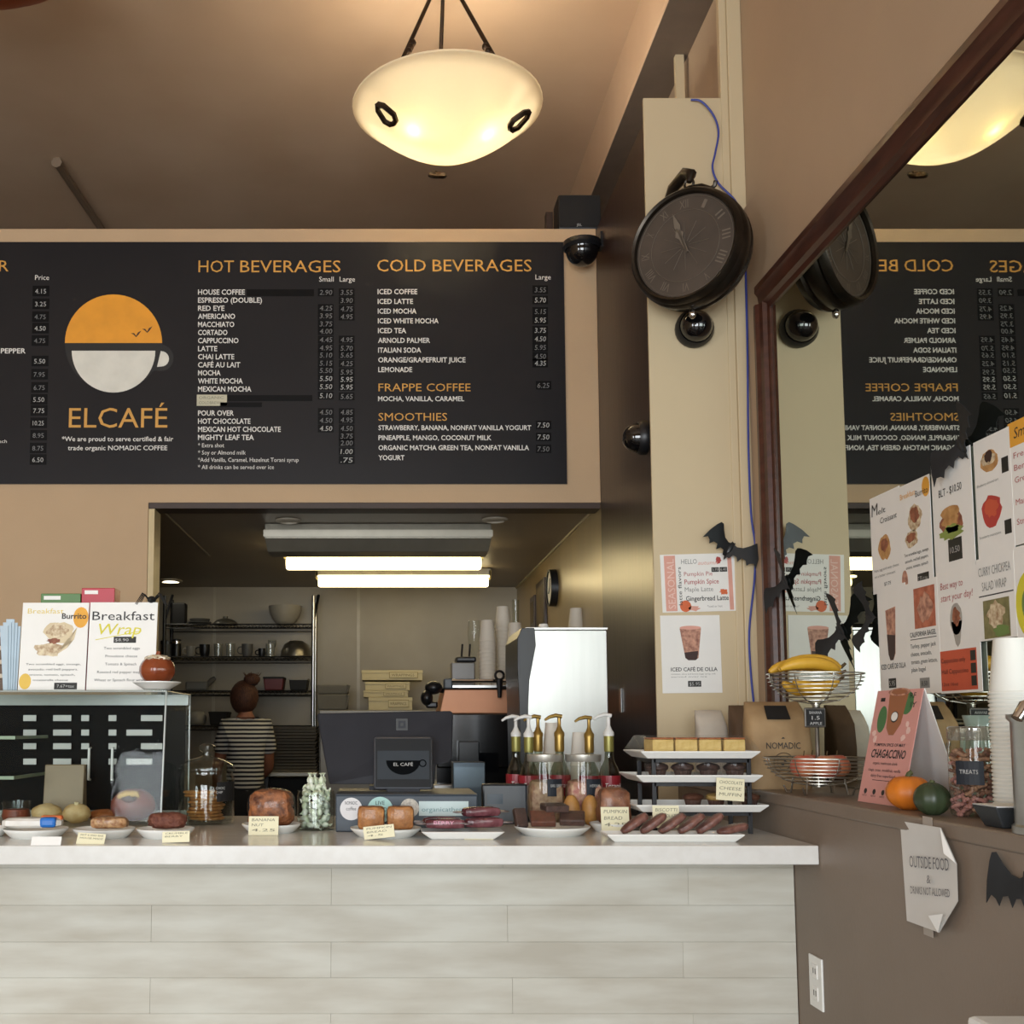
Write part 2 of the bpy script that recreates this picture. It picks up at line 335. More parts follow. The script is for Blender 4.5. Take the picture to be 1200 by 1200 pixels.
# ================================================================ PENDANT LAMPS
alab = M('alabaster_glass', 'f2ead2', rough=.35, var=.06, scale=5)
nt = alab.node_tree; bs = nt.nodes['Principled BSDF']; tl = nt.nodes.new('ShaderNodeBsdfTranslucent'); tl.inputs[0].default_value = hx('fff8e6')
mx = nt.nodes.new('ShaderNodeMixShader'); mx.inputs[0].default_value = .62; nt.links.new(bs.outputs[0], mx.inputs[1]); nt.links.new(tl.outputs[0], mx.inputs[2]); nt.links.new(mx.outputs[0], nt.nodes['Material Output'].inputs[0])
bronze = M('dark_bronze', '3a2a1c', col2='241a12', rough=.42, metal=.7, scale=20)
def pendant(label, loc, R, dep, mat, lit, drop=.62, hooks=True, a_off=0):
    t = thing('pendant_lamp', label, 'lamp', loc)
    prof = []
    n = 14
    for i in range(n+1):
        a = i/n; prof.append((R*a, -dep*(1-a**2.0)*(1-.18*a)))
    prof += [(R*1.03, .006), (R*1.035, .014), (R*1.015, .018)] + [(r*.965, z+.016) for r, z in prof[::-1]]
    prof[-1] = (0, prof[-1][1])
    MB().lathe(prof, 48).build('glass_bowl', mat, t, 40)
    top = Vector((-.01, 0, drop))
    for k in range(3):
        a = a_off+2*PI*k/3; d = Vector((math.cos(a), math.sin(a), 0))
        e = d*R*.72+Z1*(-dep*.30)
        b = MB(); p0 = d*R*.74+Z1*.02; b.tube([e+d*.02, p0, top+d*.03], [.006, .011, .009], 8)
        for q in (.30, .34, .38):
            c = p0.lerp(top, q*1.0); ax = (top-p0).normalized(); b.tube([c-ax*.016, c-ax*.006, c+ax*.006, c+ax*.016], [.009, .017, .017, .009], 8)
        rod = b.build('suspension_rod', bronze, t, 50)
        b = MB(); n_ = (d*.55-Z1*.83).normalized(); s_ = Vector((-d.y, d.x, 0)); u_ = n_.cross(s_)
        c = d*R*.80+Z1*(-dep*.55)+n_*.012
        pts = [c+s_*x_+u_*y_ for x_, y_ in ((0, .055), (.022, .035), (.034, -.02), (.02, -.045), (0, -.05), (-.02, -.045), (-.034, -.02), (-.022, .035), (0, .055))]
        b.tube(pts, .013, 6); b.build('hook_eye', bronze, t, 50)
    MB().lathe([(0, drop-.05), (.05, drop-.04), (.06, drop), (.03, drop+.03), (.03, CZ-loc[2]-.05), (.11, CZ-loc[2]-.03), (.11, CZ-loc[2])], 16).build('ceiling_stem', bronze, t, 40)
    if lit:
        for k in range(3):
            a = PI/2+2*PI*k/3+.1; c = Vector((math.cos(a)*R*.42, math.sin(a)*R*.42, -dep*.47))
            MB().lathe([(0, -.05), (.022, -.042), (.03, -.015), (.026, .015), (.014, .04), (0, .045)], 12, c).build('bulb', M('lamp_bulb', 'fff0c8', emit=14, ecol='ffdf9f'), t, 50)
            l = bpy.data.lights.new('bulb_light', 'POINT'); l.energy = lit; l.color = (1, .91, .78); l.shadow_soft_size = .03
            lo = bpy.data.objects.new('bulb_light', l); COL.objects.link(lo); lo.parent = t; lo.location = c+Z1*.02
    return t
YPN = 4.83
rim = atY(524, 128, YPN); bot = atY(524, 185, YPN)
pendant('lit alabaster glass bowl pendant hanging over the counter', tuple(rim), 108/PM(YPN, 2.5), rim.z-bot.z, alab, 30, a_off=math.radians(-25))
q = atY(8, 8, 4.2)
pendant('unlit terracotta coloured pendant bowl cut off by the top left corner', (q.x-.14, 4.2, q.z+.255), .38, .2, M('terracotta_glass', 'a5512c', col2='8a3f22', rough=.4, scale=5), 0)
# ================================================================ MENU BOARD
YBd = YM-.012
bx0 = -2.75; bx1 = atY(662.5, 425, YBd).x; bz1 = atY(400, 283.5, YBd).z; bz0 = atY(400, 567, YBd).z
boardm = M('charcoal_menu_vinyl', '242325', col2='1f1f22', rough=.32, scale=2, spec=.25)
gold = M('gold_print', 'd9a14a', rough=.5); wprint = M('white_print', 'e8e6e0', rough=.5); chalk = M('chalk_white', 'b9b9b6', rough=.7); faint = M('faded_chalk', '7c7c7c', rough=.7)
mb = thing('menu_board', 'wide charcoal menu board with gold headings over the kitchen opening', 'menu board', (0, YM, bz0))
O_ = Vector((0, YM, bz0))
b = MB(); b.box((bx0, -.012, 0), (bx1, -.0005, bz1-bz0)); b.build('panel', boardm, mb, 0)
def mp(px, py, k=1): return atY(px, py, YBd-.0012*k)-O_
class TL:                                                 # every line of lettering becomes a part of its own
    def __init__(s, name, mat): s.n = name; s.m = mat
def mtext(tl, s, x0, ybase, cap, x1=None, bold=0, al='l', slant=0):
    p = mp(x0, ybase, 2); h_ = (mp(x0, ybase-cap, 2)-p).z; wd = (mp(x1, ybase, 2)-p).x if x1 else None
    MB().text(s, p, X1, Z1, h_, wd, al, bold, slant).build(tl.n, tl.m, mb, 0)
g = TL('menu_heading', gold)
mtext(g, 'WRAPS & BURGER', -165, 318, 13.5, 10)
mtext(g, 'HOT', 232.5, 319, 14.5, 274); mtext(g, 'BEVERAGES', 281.5, 319, 14.5, 399); mtext(g, 'COLD', 442, 318, 14.5, 499); mtext(g, 'BEVERAGES', 507, 318, 14.5, 623)
mtext(g, 'FRAPPE', 443.5, 458.5, 9.5, 494); mtext(g, 'COFFEE', 500, 458.5, 9.5, 551.5); mtext(g, 'SMOOTHIES', 443.5, 493, 9.5, 524)
mtext(g, 'ELCAFÉ', 80.5, 501, 24, 196)
g = TL('menu_line', wprint)
hot = ['HOUSE COFFEE', 'ESPRESSO (DOUBLE)', 'RED EYE', 'AMERICANO', 'MACCHIATO', 'CORTADO', 'CAPPUCCINO', 'LATTE', 'CHAI LATTE', 'CAFÉ AU LAIT', 'MOCHA', 'WHITE MOCHA', 'MEXICAN MOCHA']
ends = [287, 307, 263, 275.5, 274.5, 266.5, 279.5, 254.5, 274.5, 281.5, 258.5, 284.5, 294.5]
for i, s in enumerate(hot): mtext(g, s, 232, 345.2+9.47*i, 6.2, ends[i], .018)
for i, (s, e) in enumerate((('POUR OVER', 274), ('HOT CHOCOLATE', 293.5), ('MEXICAN HOT CHOCOLATE', 329), ('MIGHTY LEAF TEA', 297.5))): mtext(g, s, 232, 487+9.5*i, 6.2, e, .018)
for i, (s, e) in enumerate((('* Extra shot', 262.5), ('* Soy or Almond milk', 288), ('*Add Vanilla, Caramel, Hazelnut Torani syrup', 350), ('* All drinks can be served over ice', 321))): mtext(g, s, 232, 524.2+8.5*i, 5, e)
cold = [('ICED COFFEE', 489), ('ICED LATTE', 484), ('ICED MOCHA', 488), ('ICED WHITE MOCHA', 514), ('ICED TEA', 476), ('ARNOLD PALMER', 504), ('ITALIAN SODA', 493.5), ('ORANGE/GRAPEFRUIT JUICE', 545.5), ('LEMONADE', 483)]
for i, (s, e) in enumerate(cold): mtext(g, s, 442.5+.1*i, 344.6+11.42*i, 6, e, .018)
mtext(g, 'MOCHA, VANILLA, CARAMEL', 443, 470, 5.8, 544, .018)
for i, (s, e) in enumerate((('STRAWBERRY, BANANA, NONFAT VANILLA YOGURT', 622.5), ('PINEAPPLE, MANGO, COCONUT MILK', 576), ('ORGANIC MATCHA GREEN TEA, NONFAT VANILLA', 620), ('YOGURT', 474))): mtext(g, s, 443.5, 504+11.7*i, 5.8, e, .018)
for s, x, e in (('Small', 374, 391), ('Large', 398, 416)): mtext(g, s, x, 330, 6, e)
mtext(g, 'Large', 627.5, 327.5, 6, 645.5); mtext(g, 'Price', 41, 328, 6, 57.5)
mtext(g, '& PEPPER', -8, 414, 6, 30, .018); mtext(g, 'beach', -8, 519, 4, 8)
mtext(g, '*We are proud to serve certified & fair', 72.5, 517, 5.6, 203, .01); mtext(g, 'trade organic NOMADIC COFFEE', 79.5, 527.5, 5.6, 196, .01)
# price stickers and hand-written prices
stk = M('black_sticker', '0b0b0c', rough=.5, spec=.15)
def sticker(x0, y0, x1, y1, mat=stk):
    b = MB(); a = mp(x0, y1); c = mp(x1, y0); b.box((a.x, a.y, a.z), (c.x, a.y+.001, c.z)); b.build('price_sticker', mat, mb, 0)
c1 = TL('price', chalk); c2 = TL('price', faint)
for i, (y, s, br) in enumerate(((341, '4.15', 1), (356, '3.25', 1), (371, '4.75', 0), (384.5, '4.50', 1), (399, '4.75', 0), (423, '5.50', 1), (438.5, '7.95', 0), (454, '6.75', 0), (468, '5.50', 1), (481, '7.75', 1), (495.5, '10.25', 1), (510, '8.95', 0), (525, '8.75', 0), (538.5, '6.50', 1))):
    dx = -(i//2)*.55; sticker(38+dx, y-6.2, 58+dx, y+6.2); mtext(c1 if br else c2, s, 41+dx, y+3, 5.6, 54+dx)
sm = [(342.5, '2.90'), (361, '4.25'), (370, '3.95'), (379.5, '3.75'), (388, '4.00'), (398, '4.45'), (407.5, '4.95'), (416, '5.10'), (425.5, '5.15'), (434, '5.50'), (443.5, '5.50'), (453, '5.50'), (463.5, '5.10'), (483, '4.50'), (492.5, '4.50'), (502, '4.50')]
for i, (y, s) in enumerate(sm): sticker(372.5, y-4.6, 391, y+4.6); mtext(c1 if i in (10, 11, 12, 15) else c2, s, 374.5, y+3, 6, 389, 0, 'l', .12)
lg = [(342.5, '3.55'), (352, '3.90'), (362, '4.75'), (371, '4.95'), (398, '4.95'), (408, '5.70'), (416, '5.65'), (426, '4.25'), (436, '5.95'), (444.5, '5.95'), (453.5, '5.95'), (464.5, '5.65'), (483, '4.85'), (492, '4.95'), (502, '4.50'), (511, '3.75'), (519, '2.00'), (529, '1.00'), (539, '.75')]
for i, (y, s) in enumerate(lg): sticker(397, y-4.6, 415.5, y+4.6); mtext(c1 if i in (9, 10, 17, 18) else c2, s, 399, y+3, 6, 413, 0, 'l', .12)
co = [(339.5, '3.55'), (351.5, '5.70'), (365, '5.15'), (375, '5.95'), (387, '3.75'), (397, '4.50'), (407, '5.95'), (417.5, '4.50'), (425.5, '4.35'), (451.5, '6.25'), (498, '7.50'), (512, '7.50'), (526, '7.50')]
for i, (y, s) in enumerate(co): sticker(624+(i > 8)*4, y-5, 642+(i > 8)*4, y+5); mtext(c1 if i in (1, 3, 4, 5, 8, 10, 11) else c2, s, 626.5+(i > 8)*3, y+3, 6, 639.5+(i > 8)*4, 0, 'l', .12)
for a in ((289, 339, 368, 347), (266, 463, 366, 470), (258, 471.5, 307, 477)): sticker(*a)
sticker(230.5, 462.5, 266, 475.5, M('yellowed_label', 'c9c5ac', rough=.7))
c3 = TL('label_line', M('grey_print', '8b8875')); mtext(c3, 'ORGANIC', 233, 467.5, 3.4, 262); mtext(c3, 'COLDBREW', 233, 473.5, 3.4, 258)
# logo: sun over a coffee cup
def arc(cx, cy, r, a0, a1, n=28): return [(cx+r*math.cos(a0+(a1-a0)*i/n), cy-r*math.sin(a0+(a1-a0)*i/n)) for i in range(n+1)]
def mpoly(pts, mat, name, k):
    b = MB(); vs = [mp(x, y, k) for x, y in pts]; n = len(vs); b.add(vs+[v+Y1*.0006 for v in vs], [tuple(range(n)), tuple(range(n, 2*n))[::-1]]+[(i, n+i, n+(i+1) % n, (i+1) % n) for i in range(n)]); b.build(name, mat, mb, 0)
mpoly(arc(133, 402, 57, 0, PI), M('sun_orange', 'f0a22a', rough=.5), 'logo_sun', 1)
ink = M('logo_black', '191817', rough=.5)
mpoly([(76, 402)]+arc(133, 402, 57, PI, 2*PI)[1:-1]+[(190, 402)], ink, 'logo_cup_outline', 2)
mpoly([(185, 405)]+arc(188, 419.5, 15.5, PI/2, -PI/2, 14)+[(178, 433)], ink, 'logo_handle_outline', 1)
mpoly([(84, 411)]+arc(133, 411, 49, PI, 2*PI)[1:-1]+[(182, 411)], M('logo_cream', 'e4e2d6', rough=.5), 'logo_cup_fill', 3)
mpoly([(188.5, 411)]+arc(189, 420.5, 9, PI/2, -PI/2, 10)+[(184, 430)], M('logo_cream'), 'logo_handle_fill', 3)
for cx, cy, s in ((159.5, 390.5, 6), (172.5, 385.5, 6)):
    mpoly([(cx-s, cy), (cx-s*.4, cy-.2), (cx, cy+3), (cx+s*.35, cy-1), (cx+s, cy-3), (cx+s*.5, cy+1.4), (cx, cy+4.6), (cx-s*.5, cy+1.5)], M('bird_brown', '4a2c16'), 'logo_bird', 2)
# ================================================================ SPEAKER, CAMERAS, CABLE
YK = YM+.02
a = atY(654, 266.5, YK); c = atY(707, 227, YK); z0 = WT
sp = thing('loudspeaker', 'black loudspeaker sitting on top of the menu wall', 'speaker', ((a.x+c.x)/2, YK+.06, z0))
hw_ = (c.x-a.x)/2; hh = c.z-WT
b = MB(); b.frus((-hw_, -.07, hw_*.9, .1), (-hw_*.98, -.055, hw_*.9, .1), 0, hh); b.build('cabinet', blackm, sp, 0, bevel=.012)
b = MB(); b.frus((-hw_*.93, -.075, hw_*.83, -.06), (-hw_*.92, -.062, hw_*.83, -.05), .012, hh-.012); b.build('grille', M('speaker_grille', '15171a', rough=.8, bump=.3, bscale=300), sp, 0)
b = MB(); b.text('JBL', (-.025, -.0765, .016), X1, Z1, .014); b.build('badge', chalk, sp, 0)
a = atY(640, 266.5, YK); c = atY(648, 248, YK); b = MB(); b.box((0, 0, 0), (c.x-a.x, .05, c.z-WT)); o = b.build('wood_block', darkwood, None, 0, bevel=.003); o.location = (a.x, YK, WT); tag(o, 'small dark brown block beside the loudspeaker on the wall top', 'block')
domem = M('dome_gloss', '0d0d0f', rough=.08, var=.1, coat=.6)
def dome_cam(label, loc, r, rot=(0,0,0), arm=None, cap=True):
    t = thing('dome_camera', label, 'camera', loc, rot=rot)
    MB().lathe([(0, .0), (r*.35, -.0), (r*1.12, -.006), (r*1.15, -.03), (r*1.0, -.045)], 24).build('housing', blackm, t, 40)
    MB().lathe([(r*.98, -.04)]+[(r*.95*math.cos(i*PI/16), -.045-r*.95*math.sin(i*PI/16)) for i in range(9)], 24).build('dome', domem, t, 60)
    MB().ell((r*.15, -r*.3, -.045-r*.35), (r*.3, r*.3, r*.3), 12, 8).build('lens', blackm, t)
    if arm:
        b = MB(); b.tube([Vector((0, 0, -.01)), Vector(arm)], .016, 8); b.cbox(arm, (.012, .06, .08)); b.build('bracket', blackm, t, 40)
    return t
p = atY(682, 283, 5.30); r = 20/PM(5.3, 2)
dome_cam('black dome security camera on a bracket at the corner of the menu board', (p.x, 5.30, p.z), r, arm=(XD-p.x-.006, 0, .0))
p = atX(752, 521, XD); dome_cam('black dome camera on the dark wood panel', (XD-.001, p.y-.11, p.z), .062, rot=(0, PI/2, 0))
p = atY(817, 381, YP-.06); dome_cam('black dome camera on the cream pillar below the round clock', (p.x, YP-.001, p.z), 20/PM(YP-.06, 1.4), rot=(-PI/2, 0, 0))
# station clock: drum on a swan-neck bracket, a dial on each side
YCk = YP-.22
cc = atY(809.5, 293, YCk); R = 70/PM(YCk, 1.8)
ck = thing('station_clock', 'round bronze double-faced station clock hung from a swan-neck bracket', 'clock', tuple(cc), rot=(0, 0, math.radians(-40)))
rimm = M('antique_bronze_rim', '3c352d', col2='2a251f', rough=.32, metal=.75, scale=14)
Xr = Matrix.Rotation(PI/2, 4, 'X')
th = .055
MB().lathe([(R*.86, th*1.0), (R*.88, th*1.25), (R*.92, th*1.35), (R*.96, th*1.15), (R*.985, th*.8), (R*.94, th*.6), (R*1.0, th*.3), (R*1.0, -th*.3), (R*.94, -th*.6), (R*.985, -th*.8), (R*.96, -th*1.15), (R*.92, -th*1.35), (R*.88, -th*1.25), (R*.86, -th)], 56, X=Xr).build('drum', rimm, ck, 40)
facem = M('aged_dial', '4d4238', col2='3d342c', rough=.55, scale=6)
nume = M('dial_numerals', '6b6053', rough=.6)
for s in (1, -1):
    fo = MB().lathe([(0, th*.9*s), (R*.875, th*.9*s)], 48, X=Xr).build('dial', facem, ck, 0)
    if s == 1:
        nb = MB(); yf = -th*.9-.002
        for i, nm in enumerate(('XII', 'I', 'II', 'III', 'IIII', 'V', 'VI', 'VII', 'VIII', 'IX', 'X', 'XI')):
            a = i*PI/6; d = Vector((math.sin(a), 0, math.cos(a))); tn = Vector((math.cos(a), 0, -math.sin(a)))
            nb.text(nm, d*R*.64+Y1*yf, tn, d, R*.15, R*.045*len(nm)+.004, 'c')
            nb.tube([d*R*.08+Y1*yf, d*R*.42+Y1*yf], .0011, 4)
        for rr in (.60, .83): nb.ring((0, yf, 0), R*rr, .0012, 40, 4, ax='y')
        nb.build('numerals', nume, fo, 0)
        hb = MB()
        for a, l, wd in ((math.radians(-22), .36, .016), (math.radians(-18), .62, .011)):
            d = Vector((math.sin(a), 0, math.cos(a))); tn = Vector((d.z, 0, -d.x)); yy = Y1*(yf-.006)
            hb.prism([(-wd*.3, -.03), (wd*.3, -.03), (wd*.5, R*l*.4), (wd*1.1, R*l*.6), (0, R*l), (-wd*1.1, R*l*.6), (-wd*.5, R*l*.4)], yy, tn, d, Y1, .002)
        hb.build('hands', nume, fo, 0)
br = MB()
zt = R*1.0
br.ring((0, 0, zt+.035), .018, .005, 14, 6, ax='y'); br.tube([(-.055, 0, zt-.01), (-.03, 0, zt+.012), (0, 0, zt+.02), (.05, 0, zt+.012), (.085, 0, zt-.01), (.10, 0, zt-.005), (.105, 0, zt+.012)], .008, 6)
br.build('hanging_finial', rimm, ck, 50)
b = MB(); inv = Matrix.Rotation(math.radians(40), 3, 'Z')
def ckl(v): return inv @ (Vector(v)-cc)
pw = atY(795, 225, YP); b.tube([ckl((cc.x-.03, YP-.002, cc.z+R*.78)), ckl((cc.x-.04, YP-.05, cc.z+R*1.10)), ckl((cc.x-.03, YP-.11, cc.z+R*1.33)), ckl((cc.x, YP-.18, cc.z+R*1.42)), ckl((cc.x+.008, YCk, cc.z+R*1.32)), ckl((cc.x, YCk, cc.z+R*1.18))], [.022, .02, .022, .026, .022, .010], 8)
b.cbox(ckl((cc.x-.03, YP-.006, cc.z+R*.70)), (.05, .02, .22)); b.build('bracket', rimm, ck, 50)
b = MB(); b.ell((0, 0, -R-.022), (.014, .014, .02), 10, 8); b.build('drop_finial', chrome, ck)
# blue cable
cab = [(752, 118, 0), (822, 119, 1), (836, 135, 1), (842, 155, 1), (838, 180, 1), (835, 197, 1), (842, 215, 1), (862, 236, 1), (872, 262, 1), (874, 330, 1), (876, 420, 1), (877, 520, 1), (880, 600, 1), (885, 640, 1), (884, 680, 1), (878, 740, 1), (880, 790, 1), (884, 830, 1)]
b = MB(); pts = [atY(x, y, YP-.022) for x, y, _ in cab[1:]]; pts = [pts[0]+Vector((-.04, .008, .012))]+pts
sm_ = []
for i in range(len(pts)-1):
    p0, p1, p2, p3 = pts[max(i-1, 0)], pts[i], pts[i+1], pts[min(i+2, len(pts)-1)]
    for k in range(5):
        t_ = k/5; sm_.append(.5*((2*p1)+(p2-p0)*t_+(2*p0-5*p1+4*p2-p3)*t_**2+(3*p1-p0-3*p2+p3)*t_**3))
b.tube(sm_, .0042, 6); tag(b.build('network_cable', M('blue_cable', '39479a', rough=.5), None), 'thin blue cable running down the pillar corner', 'cable')
# conduit on the ceiling
a = atZ(66, 190, CZ-.03); c = atZ(128, 282, CZ-.03); b = MB(); b.tube([a, a+(c-a)*.03, c], [.035, .025, .025], 8); tag(b.build('ceiling_conduit', M('conduit_paint', '8f7c68', rough=.5), None), 'thin painted conduit on the ceiling behind the menu wall', 'conduit')
# ================================================================ FLYERS ON THE PILLAR
Yf = YP-.0015
pink = M('pink_print', 'e0a594', rough=.6); rose = M('rose_print', 'b86a68', rough=.6); orange = M('orange_print', 'd86a3c', rough=.6); ink2 = M('black_print', '2b2b2b', rough=.6); grey = M('grey_text', '8f8f8c', rough=.6); tagm = M('price_chip', '22221f', rough=.6)
tanp = M('tan_print', 'b58b74', rough=.6); brownp = M('brown_print', '3a2420', rough=.6); yellowp = M('yellow_print', 'd8cf3a', rough=.6); amber = M('amber_print', 'e8a93c', rough=.6); greenp = M('green_print', '6f8a4a', rough=.6)
flesh = M('peach_print', 'cf9d84', rough=.6, col2='8a5a4c', scale=60)
a = atY(776.5, 718, Yf); c = atY(865.5, 714, Yf); d = atY(769, 650.5, Yf)
s = Sheet('seasonal_flyer', 'landscape seasonal latte flyer with pink bands on the cream pillar', 'flyer', a, X1, Z1, -Y1, (c-a).length*.985, (d-a).length, paper, rot=math.radians(1.5))
s.rect(.05, .02, .20, .98, pink); s.rect(.90, .02, .955, .95, pink)
s.text([('HELLO', .28, .83, .085, .21), ], grey); s.text([('autumn', .50, .81, .07, .26, 'l', 0, .3)], pink)
s.text([('Pumpkin Pie', .31, .62, .075, .38), ], rose); s.text([('Pumpkin Spice', .31, .48, .085, .46, 'l', .01)], rose)
s.text([('Maple Latte', .31, .35, .08, .38)], grey); s.text([('Gingerbread Latte', .32, .19, .085, .57, 'l', .012)], ink2); s.text([('*iced or hot', .60, .07, .04, .2)], grey)
b = MB(); b.text('SEASONAL', s.p(.18, .06, 2), s.V, -s.U, s.w*.10, s.h*.86); b.build('lettering', M('pale_pink_print', 'efcabc'), s.o, 0)
b = MB(); b.text('latte flavors', s.p(.27, .12, 2), s.V, -s.U, s.w*.05, s.h*.66); b.build('lettering', ink2, s.o, 0)
for u0 in (.68, .79): s.rect(u0, .68, u0+.10, .76, tagm)
s.text([('5.70', .69, .70, .045, .08), ('6.40', .80, .70, .045, .08)], chalk, k=3)
s.oval(.31, .10, .075, .10, orange, 'pumpkin_print'); s.oval(.42, .06, .07, .05, pink, 'leaf_print', wob=.3); s.oval(.83, .33, .05, .05, orange, 'leaf_print', wob=.35); s.oval(.78, .88, .035, .06, M('red_print', 'b0403a'), 'berry_print', wob=.2)
a = atY(776.5, 812.5, Yf); c = atY(846.5, 811, Yf); d = atY(772, 721.5, Yf)
s = Sheet('iced_coffee_flyer', 'white iced café de olla flyer under the seasonal flyer', 'flyer', a, X1, Z1, -Y1, (c-a).length, (d-a).length, paper, rot=math.radians(.6))
s.poly([(.32, .83), (.68, .83), (.62, .45), (.57, .42), (.45, .42), (.40, .45)], flesh, 'cup_print'); s.poly([(.385, .52), (.62, .54), (.60, .44), (.57, .42), (.45, .42), (.40, .45)], brownp, 'coffee_print', 2); s.oval(.5, .84, .18, .025, pink, 'rim_print', 2)
s.text([('ICED CAFÉ DE OLLA', .15, .28, .05, .78, 'l', .012)], ink2); s.text([('cinnamon, clove and brown sugar syrup, milk', .15, .235, .02, .75), ('served over ice', .15, .20, .02, .6)], grey)
s.rect(.43, .08, .65, .155, tagm); s.text([('$5.95', .45, .095, .045, .18)], chalk, k=3)
# ================================================================ BATS
batm = M('black_felt', '17191c', rough=.75, col2='26292d', var=.3); bat_shiny = M('black_foil', '23282b', rough=.35, col2='14171a')
BATW = [(0, .14), (.05, .22), (.08, .14), (.16, .12), (.34, .18), (.50, .34), (.62, .50), (.72, .50), (.80, .38), (.92, .10), (1.0, -.22), (.86, -.10), (.76, -.16), (.70, -.26), (.60, -.13), (.46, -.12), (.40, -.28), (.30, -.16), (.18, -.16), (.12, -.30), (.05, -.30), (0, -.42)]
def bat(label, O, U, V, N, span, rot, fold, mat, off=.004):
    U, V, N = Vector(U), Vector(V), Vector(N); Rm = Matrix.Rotation(rot, 3, N); U, V = Rm @ U, Rm @ V
    t = thing('paper_bat', label, 'bat decoration', Vector(O)+N*off, group='black paper bats stuck up for Halloween')
    for sgn in (1, -1):
        W = U*sgn*math.cos(fold)+N*math.sin(fold); hs = span/2
        b = MB(); n = len(BATW); th_ = (W.cross(V)).normalized()*.0012
        a_ = [W*(x*hs)+V*(y*hs*1.05) for x, y in BATW]; bb = [q+th_ for q in a_]
        b.add(a_+bb, [tuple(range(n)), tuple(range(n, 2*n))[::-1]]+[(i, (i+1) % n, n+(i+1) % n, n+i) for i in range(n)]); b.build('wing', mat, t, 0)
    b = MB(); b.ell((0, 0, 0), (1, 1, 1), 10, 8, Matrix(((U.x*span*.045, V.x*span*.11, N.x*span*.02, 0), (U.y*span*.045, V.y*span*.11, N.y*span*.02, 0), (U.z*span*.045, V.z*span*.11, N.z*span*.02, 0), (0, 0, 0, 1)))); b.build('body', mat, t)
    return t
p = atY(853, 644, YP); bat('black paper bat taped above the seasonal flyer on the pillar', p, X1, Z1, -Y1, 74/PM(YP), math.radians(-32), math.radians(14), bat_shiny, .032)
Ym = XM-.0075
p = atX(921, 680, Ym); bat('black paper bat on the mirror beside the frame', p, -Y1, Z1, -X1, .27, math.radians(50), math.radians(22), batm)
p = atX(986, 738, Ym); bat('black paper bat on the mirror above the fruit basket', p, -Y1, Z1, -X1, .27, math.radians(55), math.radians(22), batm)
p = atX(1020, 722, Ym); bat('black paper bat tucked against the left edge of the wall of posters', p, -Y1, Z1, -X1, .22, math.radians(80), math.radians(18), batm)
p = atX(1128, 521, Ym-.004); bat('black paper bat over the top edge of the posters', p, -Y1, Z1, -X1, .24, math.radians(35), math.radians(15), batm)
p = atX(1207, 1040, XL); bat('black paper bat on the taupe half wall at the right edge', p, -Y1, Z1, -X1, .24, math.radians(8), math.radians(6), batm)
# ================================================================ POSTERS ON THE MIRROR
Xp = XM-.008
def poster(name, label, x0, x1, yt, yb, mat=paper):
    """x0,x1 pixel columns; yt,yb pixel rows at x0"""
    global npost; npost = globals().get('npost', 0)+1; xx = Xp-.0022*(1+(yb > 700))-.0004*(npost % 3); a = atX(x0, yb, xx); c = atX(x1, yb, xx); d = atX(x0, yt, xx)
    return Sheet(name, label, 'poster', a, -Y1, Z1, -X1, a.y-c.y-.002, d.z-a.z, mat, t=.0014, group='menu posters taped on the mirror')
def food(s, u, v, ru, rv, m1, m2, m3=None):
    s.oval(u, v, ru, rv, m1, 'food_print', 1, wob=.12); s.oval(u-.01, v+rv*.2, ru*.72, rv*.55, m2, 'food_print', 2, wob=.2)
    if m3: s.oval(u+ru*.1, v-rv*.4, ru*.6, rv*.35, m3, 'food_print', 3, wob=.2)
bread = M('bread_print', 'c79a62', rough=.6, col2='a87844', scale=50); meat = M('meat_print', '7a4632', rough=.6, col2='a5674a', scale=60); lettuce = M('lettuce_print', '8a9a4c', rough=.6); redf = M('strawberry_print', 'b8403a', rough=.6); egg = M('egg_print', 'ded0b0', rough=.6, col2='9c7a58', scale=80); coral = M('coral_print', 'c9583c', rough=.6)
s = poster('croissant_poster', 'white melt croissant poster, first at the left in the upper row on the mirror', 1024, 1060, 583, 697)
s.text([('M', .06, .80, .13, .20, 'l', 0, .1), ('elt', .28, .80, .06, .25, 'l', 0, .2), ('Croissant', .34, .70, .06, .55, 'l', 0, .15)], ink2)
food(s, .45, .45, .20, .13, bread, meat); s.text([('Ham, egg and swiss cheese', .08, .22, .03, .82), ('on a butter croissant', .08, .16, .03, .7)], grey); s.text([('$7.75', .40, .06, .035, .22)], ink2)
s = poster('burrito_poster', 'breakfast burrito poster with orange corner in the upper row on the mirror', 1059, 1096, 569, 694)
s.text([('Breakfast', .04, .87, .055, .50)], amber); s.oval(.88, .90, .12, .09, amber); s.text([('Burrito', .55, .84, .06, .40)], ink2)
food(s, .50, .66, .22, .12, egg, meat); food(s, .36, .47, .20, .08, egg, meat); s.text([('Two scrambled eggs, sausage,', .10, .32, .03, .8), ('avocado, red bell peppers,', .12, .26, .03, .76), ('onions, tomato, spinach', .14, .20, .03, .72)], ink2)
s.rect(.50, .04, .86, .13, tagm); s.text([('7.75 + tax', .53, .06, .045, .30)], chalk, k=3)
s.oval(.08, .10, .10, .10, flesh)
s = poster('cafe_de_olla_poster', 'narrow iced coffee cup poster, first at the left in the lower row on the mirror', 1033, 1067, 690, 812)
s.poly([(.28, .78), (.64, .80), (.58, .36), (.50, .30), (.40, .30), (.34, .36)], flesh, 'cup_print'); s.poly([(.31, .55), (.60, .53), (.57, .36), (.50, .30), (.40, .30), (.34, .36)], brownp, 'coffee_print', 2)
